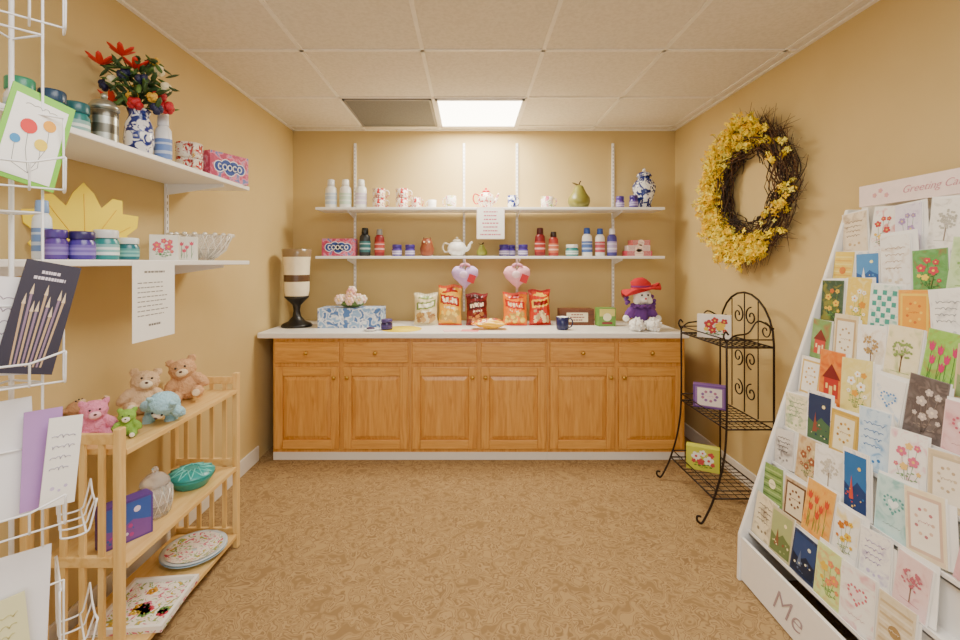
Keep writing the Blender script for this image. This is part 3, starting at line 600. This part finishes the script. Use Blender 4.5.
# notice
s=MB().bb((-.108,0,-.28),(.108,.001,0),PAPER); dashes(s,-.06,.06,-.05,-.03,1,-.0005,GREYINK,rng,.35); dashes(s,-.085,.085,-.20,-.07,8,-.0005,GREYINK,rng,.2,'l'); dashes(s,-.05,.05,-.24,-.215,1,-.0005,GREYINK,rng,.3)
tag(s.build('paper_notice',loc=(FX+.0015,1.62,LZ-.002),rot=(0,0,PI/2)),'typed white paper notice taped below the left wall shelf','notice')
# ================================================================ PINE SHELF UNIT
bx,by=-1.245,1.765
t=thing('pine_shelf_unit','low pale pine three tier shelf unit against left wall','shelf unit',(bx,by,0))
hx=.145; hy=.365
for s in (-1,1):
    y=s*(hy-.012)
    for q,n in ((1,'post'),(-1,'post')): MB().bb((q*hx-.012,y-.014,0),(q*hx+.012,y+.014,.82),PINEV).build(n,t,bevel=.004)
    for z in (.785,.40,.075): MB().bb((-hx+.012,y-.008,z-.016),(hx-.012,y+.008,z+.016),PINE).build('rail',t,bevel=.002)
    for k in range(4):
        x=-.09+k*.06; MB().bb((x-.009,y-.005,.091),(x+.009,y+.005,.384),PINEV).build('slat',t); MB().bb((x-.009,y-.005,.416),(x+.009,y+.005,.769),PINEV).build('slat',t)
for z in (.745,.385,.07):
    MB().bb((-hx+.012,-hy+.03,z-.018),(hx+.012,hy-.03,z),PINE).build('shelf_board',t,bevel=.002)
def plush(name,label,cat,loc,rz,h,col,muz,kind='bear',scale=1,rot=None):
    t=thing(name,label,cat,loc,rz,rot=rot); k=h/.16; F_=mat(col,1,bump=1,scale=220); M_=mat(muz,.95,bump=.6,scale=200)
    b=MB().ell((0,0,.05*k),(.05*k,.045*k,.052*k),F_).ell((0,-.012*k,.118*k),(.047*k,.042*k,.04*k),F_)
    for s in (-1,1):
        b.ell((s*.052*k,-.022*k,.062*k),(.019*k,.021*k,.036*k),F_,R=Matrix.Rotation(-s*.6,3,'Y'))
        b.ell((s*.036*k,-.052*k,.022*k),(.021*k,.042*k,.022*k),F_)
        if kind!='pig': b.ell((s*.037*k,0,.152*k),(.016*k,.009*k,.016*k),F_)
        else: b.ell((s*.034*k,-.012*k,.145*k),(.014*k,.007*k,.022*k),F_,R=Matrix.Rotation(s*.6,3,'Y'))
    b.build('body',t,remesh=.0035*max(k,.8),fur=.009*k)
    MB().ell((0,-.05*k,.107*k),(.021*k,.017*k,.016*k),M_).build('muzzle',t,fur=.003)
    for s in (-1,1):
        MB().ell((s*.016*k,-.054*k,.130*k),.0042*k,BLACK,8,6).build('eye',t); MB().ell((s*.036*k,-.094*k,.023*k),(.014*k,.004*k,.014*k),M_).build('foot_pad',t)
    MB().ell((0,-.067*k,.113*k),(.006*k,.004*k,.004*k),mat('#4A2A20')).build('nose',t)
    return t
TZ=.7455
plush('teddy_bear','cream tan teddy bear slumped at the back of pine shelf top','teddy bear',(-1.285,1.75,TZ+.004),0,.165,'#DDBC96','#EEDCC0',rot=(-.2,.15,.7))
plush('teddy_bear','caramel teddy bear at far end of pine shelf top','teddy bear',(-1.215,1.955,TZ+.004),0,.175,'#D6A67A','#EAD0AC',rot=(-.12,-.22,.45))
plush('teddy_bear','tan teddy bear lying behind the pink plush pig','teddy bear',(-1.345,1.64,TZ+.03),0,.11,'#B98A62','#DDBF9C',rot=(-1.2,0,1.9))
plush('plush_pig','pink plush pig at near end of pine shelf top','plush toy',(-1.27,1.52,TZ),.75,.13,'#E48CAA','#F4BCC8','pig')
plush('plush_elephant','pale blue plush animal lying at front of pine shelf','plush toy',(-1.165,1.73,TZ+.042),0,.155,'#A6D2E4','#ECE4DA','pig',rot=(1.1,.3,.35))
plush('plush_frog','small green plush toy between pink pig and blue plush','plush toy',(-1.18,1.55,TZ),.5,.09,'#8DB84C','#F4F0DC')
MZ=.3855
t=thing('glass_candy_jar','clear cut glass candy jar with domed lid on middle pine shelf','jar',(-1.19,1.70,MZ)); GG=glass('jar_glass','#FFFFFF',.05,.8); 
MB().lathe([(.045,0),(.05,.008),(.058,.05),(.056,.1),(.045,.118),(.04,.118),(.052,.05),(.02,.012)],GG,16,sm=False).build('body',t); l=MB().lathe([(.05,.119),(.048,.13),(.03,.15),(.01,.16)],GG,16,sm=False).build('lid',t); MB().ell((0,0,.17),.012,GG).build('knob',l)
q=MB()
for k in range(12):
    a=2*PI*k/12
    for s in (1,-1): q.tube([(.0505*math.cos(a),.0505*math.sin(a),.01),(.0585*math.cos(a+s*.26),.0585*math.sin(a+s*.26),.05),(.0565*math.cos(a+s*.52),.0565*math.sin(a+s*.52),.1)],.0014,SPK,4)
q.build('cut_pattern',t)
t=thing('lattice_bowl','teal glazed lattice bowl with lid on middle pine shelf','bowl',(-1.195,1.93,MZ)); TL=mat('#2A9896',.3)
MB().lathe([(.06,0),(.065,.006),(.085,.035),(.09,.045),(.084,.045),(.06,.01)],TL,26).build('bowl',t)
l=MB().lathe([(.091,.046),(.088,.055),(.05,.07),(.01,.074)],TL,26).build('lid',t); q=MB()
for k in range(12): a=2*PI*k/12; q.tube([(.088*math.cos(a),.088*math.sin(a),.057),(.03*math.cos(a+.5),.03*math.sin(a+.5),.075)],.003,mat('#6CCCC4',.4),4); q.tube([(.088*math.cos(a),.088*math.sin(a),.057),(.03*math.cos(a-.5),.03*math.sin(a-.5),.075)],.003,mat('#6CCCC4',.4),4)
q.build('lattice',l)
pack('puzzle_box','purple and blue picture box upright on middle pine shelf','box',(-1.185,1.545,MZ),.15,.05,.14,'#5A3C90','scene',['#3A5CB0','#7A50A0','#E8D8F0','#B04090'],rz=1.0)
BZ=.0705
for k in range(2):
    b=MB().lathe([(.07,0),(.075,.003),(.125,.018),(.128,.021),(.12,.021),(.07,.006)],mat(['#A8C4D4','#C9D4DC'][k],.3),32)
    o=b.build('dinner_plate',loc=(-1.2,1.96,BZ+k*.0085)); tag(o,['blue rimmed round plate, lower of two on bottom pine shelf','pale floral round plate, upper of two on bottom pine shelf'][k],'plate','plates on the bottom pine shelf')
    if k: MB().lathe([(.11,.0215),(.068,.0085),(.01,.0088)],FLOR,28,cap=False).build('painted_centre',o)
t=thing('floral_tray','square white tray with painted flowers on bottom pine shelf','tray',(-1.19,1.66,BZ),.1)
b=MB(); b.bb((-.12,-.13,0),(.12,.13,.008),FLOR)
for a in (((-.12,-.13),(.12,-.118)),((-.12,.118),(.12,.13)),((-.12,-.118),(-.108,.118)),((.108,-.118),(.12,.118))): b.bb((*a[0],.008),(*a[1],.022),WHITE)
for k in range(11):
    x,y=rng.uniform(-.085,.085),rng.uniform(-.095,.095); c=mat(rng.choice(['#C8304A','#E0A020','#6A9A4A','#D86A8A','#E8C040']))
    for q in range(5): a=2*PI*q/5; b.lathe([(.009,0),(.009,.001)],c,8,(x+.011*math.cos(a),y+.011*math.sin(a),.0075))
b.build('tray',t)
# ================================================================ WREATH
t=thing('forsythia_wreath','round twig wreath with yellow blossoms hanging on right wall','wreath',(RX-.0415,2.60,1.752),rz=-PI/2)
tw=MB(); r=random.Random(4); TW=[mat('#3A2416',.8),mat('#5E3F26',.8),mat('#2A1A12',.8)]
for k in range(300):
    a0=r.uniform(0,2*PI); L=r.uniform(.5,1.6); R0=r.uniform(.19,.35); dr=r.uniform(-.03,.09); y=r.uniform(-.05,.03); pp=[]
    for j in range(8):
        q=j/7; a=a0+L*q; rr=R0+dr*q**2+.014*math.sin(9*a+k); pp.append((rr*math.cos(a),max(-.1,min(.036,y+.02*math.sin(5*a+k))),rr*math.sin(a)))
    tw.tube(pp,[.0032]*5+[.0026,.002,.0012],r.choice(TW),4)
for k in range(260):
    a=r.uniform(-1.9,1.9); R0=r.uniform(.32,.38); e=r.uniform(.04,.12); sw=r.uniform(-.3,.3)
    tw.tube([(R0*math.cos(a),-.02,R0*math.sin(a)),((R0+e)*math.cos(a+sw),-.04+r.uniform(-.03,.04),(R0+e)*math.sin(a+sw))],[.0018,.0008],TW[k%2],4)
bl=MB(); YM=[mat('#FFE000',.6,var=.02),mat('#FFD000',.6,var=.02),mat('#FFF060',.6,var=.02)]
def blossom(c,s):
    Rm=Euler((r.uniform(0,6.3),r.uniform(0,6.3),r.uniform(0,6.3))).to_matrix(); vs=[];fs=[]
    for q in range(4):
        e=PI/2*q; d=Vector((math.cos(e),math.sin(e),0)); n_=Vector((-d.y,d.x,0)); b0=len(vs)
        vs+=[c,c+Rm@(d*s*.6+n_*s*.42+Vector((0,0,.003))),c+Rm@(d*s*1.3+Vector((0,0,.006))),c+Rm@(d*s*.6-n_*s*.42+Vector((0,0,.003)))]; fs.append((b0,b0+1,b0+2,b0+3))
    bl.add(vs,fs,r.choice(YM))
cnt=0
while cnt<330:
    a=r.uniform(0,2*PI); left=.5-.5*math.cos(a)
    if r.random()>.03+1.1*left**1.3 and not (4.1<a<5.1): continue
    cnt+=1
    R0=r.uniform(.24,.37); L=r.uniform(.08,.18); ang=a+r.choice((-1,1))*r.uniform(.5,1.5) if r.random()<.65 else a+r.uniform(-.5,.5); y0=r.uniform(-.07,-.02)
    p0=Vector((R0*math.cos(a),y0,R0*math.sin(a))); d=Vector((math.cos(ang),r.uniform(-.4,.0),math.sin(ang)))*L; lim=.46 if math.cos(a)<0 else .42
    if (p0+d).xz.length>lim: d*=.5
    if (p0+d).xz.length<.21: d=-d*.5
    tw.tube([p0,p0+d*.5,p0+d],[.0018,.0014,.0008],TW[1],4)
    for k in range(12):
        c=p0+d*(k/11)+Vector((r.gauss(0,.009),r.gauss(0,.008),r.gauss(0,.009))); c.y=max(-.11,min(.02,c.y)); blossom(c,r.uniform(.010,.017))
tw.build('twig_ring',t)
o=bl.build('blossoms',t); o['kind']='stuff'
# ================================================================ BLACK WIRE RACK
ox,oy=1.42,2.53
t=thing('wire_shelf_rack','black wrought iron three tier rack with arched scroll back','shelf rack',(ox,oy,0))
xf,xb=-.12,.12; yn,yf=-.25,.24; XL=-.185
def spiral(cx,cz,r0,turns,st,sgn,x,n=22):
    return [(x,cx+r0*(1-.8*k/n)*math.cos(st+sgn*2*PI*turns*k/n),cz+r0*(1-.8*k/n)*math.sin(st+sgn*2*PI*turns*k/n)) for k in range(n+1)]
b=MB(); arch=[(xb,yn,.02),(xb,yn,.5),(xb,yn,.92)]+[(xb,(yn+yf)/2-(yf-yn)/2*math.cos(PI*k/12),.92+.25*math.sin(PI*k/12)) for k in range(1,12)]+[(xb,yf,.92),(xb,yf,.5),(xb,yf,.02)]
b.tube(arch,.006,IRON); b.build('back_arch',t)
b=MB(); cy=(yn+yf)/2
b.tube([(xb,cy,.5),(xb,cy,1.165)],.004,IRON); b.tube([(xb,cy-.12,.5),(xb,cy-.12,1.13)],.0035,IRON); b.tube([(xb,cy+.12,.5),(xb,cy+.12,1.13)],.0035,IRON)
for s in (-1,1):
    b.tube(spiral(cy+s*.06,1.04,.052,1.3,PI/2,s,xb),.004,IRON); b.tube(spiral(cy+s*.06,.80,.05,1.3,-PI/2,-s,xb),.004,IRON); b.tube(spiral(cy+s*.18,.98,.045,1.2,PI/2,-s,xb),.0035,IRON)
    b.tube(spiral(cy+s*.06,.62,.05,1.3,PI/2,s,xb),.004,IRON)
b.build('scrollwork',t)
for y in (yn,yf):
    q=smooth([(xf,y,.93),(xf,y,.5),(xf-.02,y,.3),(XL,y,.14),(-.215,y,.07),(-.245,y,.018),(-.268,y,.03),(-.268,y,.052),(-.25,y,.05)],5)
    MB().tube(q,.006,IRON).build('front_leg',t)
    MB().tube(smooth([(xf,y,.93),(xf-.015,y,.96),(xf-.005,y,.985),(xf+.01,y,.97)],4)+[],.005,IRON).build('finial',t)
    MB().tube(smooth([(xb,y,1.0),(xb-.08,y,1.04),(xb-.13,y,.98),(xb-.2,y,.965),(xf,y,.93)],5),.0045,IRON).build('side_brace',t)
    for z in (.905,.49,.14): MB().tube([(xf if z>.2 else XL,y,z),(xb,y,z)],.0045,IRON).build('side_rail',t)
    for z in (.945,.53,.18): MB().tube([(xf if z>.2 else XL+.015,y,z),(xb,y,z)],.0035,IRON).build('side_rail',t)
for z in (.905,.49,.14):
    x0_=xf if z>.2 else XL
    b=MB(); b.tube([(x0_,yn,z),(x0_,yf,z)],.0045,IRON); b.tube([(xb,yn,z),(xb,yf,z)],.0045,IRON); b.tube([(x0_+(0 if z>.2 else .015),yn,z+.04),(x0_+(0 if z>.2 else .015),yf,z+.04)],.0035,IRON)
    for k in range(1,12): y=yn+(yf-yn)*k/12; b.tube([(x0_,y,z),(xb,y,z)],.0022,IRON,4)
    for k in range(1,7): x=x0_+(xb-x0_)*k/7; b.tube([(x,yn,z),(x,yf,z)],.0022,IRON,4)
    b.build('wire_shelf',t)
pack('card_gift_box','white box with red flowers on top tier of wire rack','box',(1.39,2.56,.9105),.17,.05,.13,'#EDE6DE','floral',['#B8303A','#5A8A48','#E8C040'],rz=-.6)
pack('card_gift_box','purple and cream box on middle tier of wire rack','box',(1.395,2.62,.4955),.17,.06,.13,'#6A4490','frame',['#8E6AA8','#F0E4E0','#B87898'],rz=-.5)
pack('card_gift_box','yellow and green floral box on lowest tier of wire rack','box',(1.345,2.60,.1455),.17,.06,.13,'#C8CC4A','floral',['#F0F0E8','#5A8A30','#C84848'],rz=-.5)
# ================================================================ GREETING CARD RACK
ax,ay=1.4,1.44; Yf,Yn=1.90,.95
t=thing('greeting_card_rack','white sloped nine tier greeting card display along right wall','card rack',(ax,ay,0))
prof=[(1.13,0),(1.655,0),(1.655,1.56),(1.59,1.56),(1.135,.19)]
for y in (Yf,Yn): MB().prism([(x-ax,z) for x,z in prof],y-ay-.009,y-ay+.009,WHITE).build('side_panel',t,bevel=.003)
MB().bb((1.645-ax,Yn-ay+.01,0),(1.653-ax,Yf-ay-.01,1.6),WHITE).build('back_panel',t)
o=MB().bb((1.138-ax,Yn-ay+.01,.01),(1.15-ax,Yf-ay-.01,.185),WHITE).build('base_panel',t)
lettering('Me',.12,mat('#A8939A'),o,(1.137-ax,1.70-ay,.05),(PI/2,0,-PI/2),shear=.4,bold=-.0016)
def tier(i): return 1.185+.0478*i, .205+.146*i
for i in range(9):
    x,z=tier(i); b=MB()
    b.bb((x-.014-ax,Yn-ay+.01,z-.006),(x+.05-ax,Yf-ay-.01,z-.001),WHITE); b.bb((x-.014-ax,Yn-ay+.01,z-.006),(x-.011-ax,Yf-ay-.01,z+.012),WHITE)
    b.add([(x+.045-ax,Yn-ay+.01,z-.002),(x+.045-ax,Yf-ay-.01,z-.002),(x+.048-ax,Yf-ay-.01,z+.138),(x+.048-ax,Yn-ay+.01,z+.138)],[(0,1,2,3)],WHITE)
    b.build('tier_ledge',t)
hd=MB().bb((1.583-ax,Yn-ay,1.562),(1.59-ax,1.83-ay,1.645),mat('#F0DDD8',.5)).build('header_sign',t)
lettering('Greeting Cards',.038,mat('#D08A98'),hd,(1.582-ax,1.65-ay,1.592),(PI/2,0,-PI/2),shear=.45,bold=-.0005)
q=MB()
for k,(y,z) in enumerate(((1.76,1.60),(1.735,1.615),(1.71,1.595))): 
    q.M=Matrix.Translation((1.5825-ax,y-ay,z))@Matrix.Rotation(-PI/2,4,'Z'); flower(q,0,0,.010,0,mat('#E0A0AC'),mat('#E8C070'))
q.build('printed_flowers',hd)
W='#F3EFE8'
cards=[
 [('cream card with brown script','#E8D6B8','words',['#8A6A4A','#C8A878']),('white card with red roses',W,'floral',['#C8383A','#5A8A48','#E8C040']),('pale card with lilac flowers','#E4DCE8','floral',['#A88AC0','#7A9A6A','#E8D070']),('white card with grey tree',W,'tree',['#B8B4A8','#8A7A6A']),('blush pink card with small heart','#E8BFBC','heart',['#C87A80','#F0E0DC','#9A6A6A'])],
 [('yellow card with orange disc','#E8C848','stripes',['#F0DC80','#E0B040','#D87A28']),('card with bright blue seascape',W,'scene',['#4A8CC8','#2A5A9A','#F0E8A0','#F0F0F0']),('white card with tan words',W,'words',['#B89A78','#D8C8A8']),('green card with red flowers','#5A9A4A','floral',['#C83848','#2E6A2E','#F0D040']),('pale green card with leaves','#BFD8A0','tree',['#7AA858','#8A6A48'])],
 [('dark green card with yellow flowers','#2E4A30','floral',['#E8C030','#6A9A48','#C86A20']),('yellow card with daisies','#E8C850','floral',['#F8F4E8','#6A9A48','#D89020']),('teal checked lattice card','#E8EEE4','lattice',['#3E9A8C']),('orange yellow framed card','#E89A28','frame',['#F0C848','#E8A028','#D06A20']),('white card with grey words',W,'words',['#9A9A9A','#C8C8C8']),('lavender card with flowers','#C8B8DC','floral',['#8A6AB0','#6A8A5A','#F0E0A0'])],
 [('green card with little red house','#7AA05A','house',['#C8443A','#7A2A22','#F0E0B0']),('cream card with tan frame','#E4D2A8','frame',['#C8A878','#F0E8D4','#A88A5A']),('white card with brown tree',W,'tree',['#B0905A','#6A4A2A']),('ivory card with green tree','#EFE2B8','tree',['#8AA058','#6A4A2A']),('lime card with pink tulips','#8CC04A','tulips',['#C82A6A','#3E7A2E']),('tan card with painted tan scene','#D0B488','scene',['#C8B088','#8A9A68','#F0E0B0','#7A5A3A'])],
 [('white card with gold frame',W,'frame',['#D8B868','#F6F0E4','#C89A50']),('orange card with red house','#E07A28','house',['#B8302A','#7A1E1E','#F0D080']),('pale yellow card with white flowers','#E4D27A','floral',['#FAF6EC','#7A9A50','#E0A030']),('white card with blue heart',W,'heart',['#4A88C8','#B8D4EC','#7A8AA0']),('dark grey card with pale flowers','#5A4E4C','floral',['#C8B8B0','#8A7A70','#E8D8C0']),('pink card with rose heart','#E0B8B8','heart',['#C05A70','#F4E6E0','#A87880'])],
 [('ivory card with green words','#EFE4C4','words',['#5A8A5A','#A8B888']),('card with dark navy night scene',W,'scene',['#24345A','#4A6A4A','#F0E0A0','#8A4A3A']),('mustard card with cream panel','#C8A040','frame',['#D8B458','#F0E4C0','#A87A28']),('pale blue card with bold blue words','#CCE0F0','words',['#2A6AB0','#3A7AB8']),('white card with pink flower spray',W,'floral',['#D86A88','#7A9A68','#E8C070']),('beige card with faint frame','#D4BE9A','frame',['#C8B494','#EBDFCB','#B8A080'])],
 [('grey white card with black words','#D8D2CC','words',['#3A3434','#8A8482']),('beige card with brown flowers','#D0B688','floral',['#9A5A3A','#7A8A58','#E8D8A8']),('plain white card with thin tree',W,'tree',['#C8C0B0','#9A8A78']),('card with deep blue painting',W,'scene',['#2A6AA8','#1E3A70','#F0C850','#C84A3A']),('pale aqua card with heart','#C0DEDC','heart',['#5AA09C','#EAF4F2','#6A8A8A']),('cream card with peach frame','#EEDDB8','frame',['#D8B8A0','#F4ECDC','#C07A80']),('rose card with white words','#D8A0A4','words',['#F6EEEA','#F6EEEA'])],
 [('green striped card','#7A9A50','stripes',['#A8C078','#5A7A3A','#F0E8C0']),('tan card with dark frame','#C8AE88','frame',['#6A4A34','#E4D4B4','#8A5A40']),('orange card with red tulips','#E8A84A','tulips',['#D0482A','#4E8A3A']),('white card with yellow flowers',W,'floral',['#E8C030','#7A9A58','#C87A20']),('white card with lilac words',W,'words',['#9A88B8','#C8B8D8']),('pale pink card with tree','#E8C8C4','tree',['#C06A78','#8A6A5A'])],
 [('cream card with dark words','#E8DAB8','words',['#4A3A30','#8A7A60']),('khaki card with painted scene','#C8BC94','scene',['#A8B078','#6A7A48','#F0E4B0','#8A5A3A']),('navy card with moonlit scene','#1E2C50','scene',['#2C4478','#14203C','#E8E4C8','#5A6A8A']),('lime edged card with orange flowers','#D0E090','floral',['#E88A60','#6A9A48','#E8C040']),('white card with rose heart',W,'heart',['#D06A78','#F4DCDC','#A87880']),('beige card with tan stripes','#E0D0B0','stripes',['#C8B088','#EADFC8','#A88858'])]]
tw_=['top','second','third','fourth','fifth','sixth','seventh','eighth','bottom']; cw=['first','second','third','fourth','fifth','sixth','seventh']
r=random.Random(21)
for ti,row in enumerate(cards):
    i=8-ti; x,z=tier(i)
    for ci,(d,base,kind,cs) in enumerate(row):
        y=1.838-.115*ci+r.uniform(-.009,.007); w_=r.uniform(.086,.112); h_=r.uniform(.150,.212) if ti else r.uniform(.145,.178)
        acc=cs[0]; pale=mixhex(base,'#FFFFFF',.15)
        wash=ramp_mat('card_wash',[(.32,mixhex(base,acc,.45)),(.48,base),(.66,pale)],nscale=r.uniform(14,32),detail=5,dist=1.2,rough=.55,loc=(r.uniform(0,9),r.uniform(0,9),0))
        b=MB().bb((-w_/2,-.0008,0),(w_/2,.0008,h_),mat(pale,.55,var=.04)); b.rect(-w_/2+.003,.003,w_/2-.003,h_-.003,-.0010,wash); motif(b,kind,w_*.96,h_*.96,-.0010,cs,r,0,h_*.02)
        tn=f'{tw_[ti]} tier' + ('' if ti in(0,8) else ' down')
        roll=r.uniform(-.11,.11); yaw=r.uniform(.04,.21); lean=-r.uniform(.05,.12)
        if i==0: yaw=min(yaw,.12)
        R_=Matrix.Rotation(-PI/2+yaw,4,'Z')@Matrix.Rotation(lean,4,'X')@Matrix.Rotation(roll,4,'Y')
        o=b.build('greeting_card',loc=(x+.0005,y,z+abs(roll)*w_/2),rot=R_.to_euler())
        tag(o,f'{d}, {tn}, {cw[ci]} from far end of rack','greeting card','greeting cards in the sloped rack')
        MB().bb((-w_/2+.006,.0030,0),(w_/2+r.uniform(.012,.03),.0038,h_+r.uniform(-.03,.014)),PAPER).build('envelope',o,rot=(0,r.uniform(-.09,.0),0))
        MB().bb((-w_/2,.0012,0),(w_/2,.0017,h_),PAPER).build('card_back',o,loc=(.005,0,0))
# ================================================================ WHITE WIRE SPINNER (near left)
cx,cy_=-1.05,1.03
t=thing('wire_card_spinner','white wire card spinner rack at the near left edge','display rack',(cx,cy_,0),rz=PI/4)
MB().tube([(0,0,.01),(0,0,2.2)],.005,WIRE,10).build('pole',t)
MB().lathe([(.08,0),(.08,.01),(.03,.02),(.012,.05)],WIRE,28).build('base_disc',t)
b=MB()
for x in (-.05,.05):
    b.tube([(x,-.075,.2),(x,-.075,2.1)],.0026,WIRE)
for z in (.22,.65,1.07,1.45,1.85,2.08):
    b.tube([(-.05,-.075,z),(.05,-.075,z)],.0026,WIRE); b.tube([(-.05,-.075,z),(0,0,z),(.05,-.075,z)],.0026,WIRE)
b.build('frame',t)
def pocket(z,w=.085,d=.045,h=.17,rz=0):
    b=MB(); 
    for x in (-w,-w/3,w/3,w):
        b.tube(smooth([(x,-.078,z+h),(x,-.08,z+.02),(x,-.085,z),(x,-.08-d,z-.002),(x,-.09-d,z+.02),(x,-.1-d,z+(.07 if abs(x)==w else .05))],4),.0022,WIRE)
    b.tube([(-w,-.1-d,z+.07),(-w/3,-.1-d,z+.05),(w/3,-.1-d,z+.05),(w,-.1-d,z+.07)],.0024,WIRE); b.tube([(-w,-.08,z+h),(w,-.08,z+h)],.0024,WIRE)
    b.tube([(-w,-.08-d,z),(w,-.08-d,z)],.0022,WIRE); b.build('wire_pocket',t,rot=(0,0,rz))
for z in [1.50,1.075,.76,.44,1.86]: pocket(z)
pocket(.42,rz=PI/2); pocket(.70,rz=PI/2,h=.12,w=.07)
def lp(x,y,z): 
    v=Matrix.Rotation(PI/4,3,'Z')@Vector((x,y,0)); return (cx+v.x,cy_+v.y,z)
def booklet(name,label,cat,x,y,z,w_,h_,col,kind,cs,roll,lean=-.12,th=.003,dz=0,rz=PI/4):
    b=MB().bb((-w_/2,-th/2,0),(w_/2,th/2,h_),mat(col,.5,var=.04)); motif(b,kind,w_,h_,-th/2,cs,r)
    R_=Matrix.Rotation(rz,4,'Z')@Matrix.Rotation(lean,4,'X')@Matrix.Rotation(roll,4,'Y')
    o=b.build(name,loc=lp(x,y,z),rot=R_.to_euler()); return tag(o,label,cat)
o=booklet('greeting_card','white balloon card with lime green border in top wire pocket','greeting card',.015,-.112,1.51,.115,.215,'#78BE2C','none',[W,W,W],.26,rz=1.2)
b=MB().bb((-.048,-.0025,.01),(.047,-.0016,.196),mat(W,.5,var=.02)); motif(b,'balloons',.1,.18,-.0026,['#D8302A','#E8A020','#E8C838','#3A8AC0'],r,0,.01); script(b,-.03,.03,.18,.004,-.003,GREYINK,r); q=b.build('balloon_print',o)
booklet('paint_brush_booklet','dark navy booklet with fine tan brushes in middle wire pocket','booklet',.018,-.11,1.10,.095,.245,'#2E2A3C','brushes',['#B89A78','#8A7088','#D8C0A0','#D8CCD8'],.24,th=.006,rz=.95)
booklet('brochure','white brochure peeking out behind the navy booklet','brochure',-.02,-.095,1.10,.09,.21,'#EDE8EA','words',['#A898A8','#C8B8C8'],.1,th=.004)
booklet('greeting_card','white card with grey script in third wire pocket','greeting card',.072,-.118,.80,.06,.19,W,'words',['#B4AEBC','#C8B8D8'],.12,rz=1.0)
booklet('envelope','lilac envelope behind the white card in third wire pocket','envelope',.045,-.103,.80,.065,.21,'#B48AC8','none',['#B48AC8','#B48AC8'],.06,rz=1.0)
booklet('greeting_card','blank white card leaning at left of third wire pocket','greeting card',-.01,-.093,.79,.10,.25,'#F0EEF0','none',['#E4DFE6','#ECE8EC','#E0DCE4'],-.03)
booklet('greeting_card','plain white tall card in lowest wire pocket','greeting card',.0,-.105,.455,.11,.25,'#EFEDF0','none',['#E4E0A0','#E8E8C0','#C8C870'],.04)
booklet('greeting_card','cream yellow card in front in lowest wire pocket','greeting card',-.01,-.118,.455,.09,.17,'#E4E0B0','words',['#C8C080','#D8D0A0'],-.08)
# ================================================================ CAMERA
cam=bpy.data.cameras.new('cam'); cam.sensor_width=36; cam.lens=36*F/960; cam.shift_x=(480-VX)/960; cam.shift_y=-(320-VY)/960; cam.clip_start=.05
co=bpy.data.objects.new('cam',cam); C.objects.link(co); co.location=(0,0,CH); co.rotation_euler=(PI/2,0,0); bpy.context.scene.camera=co
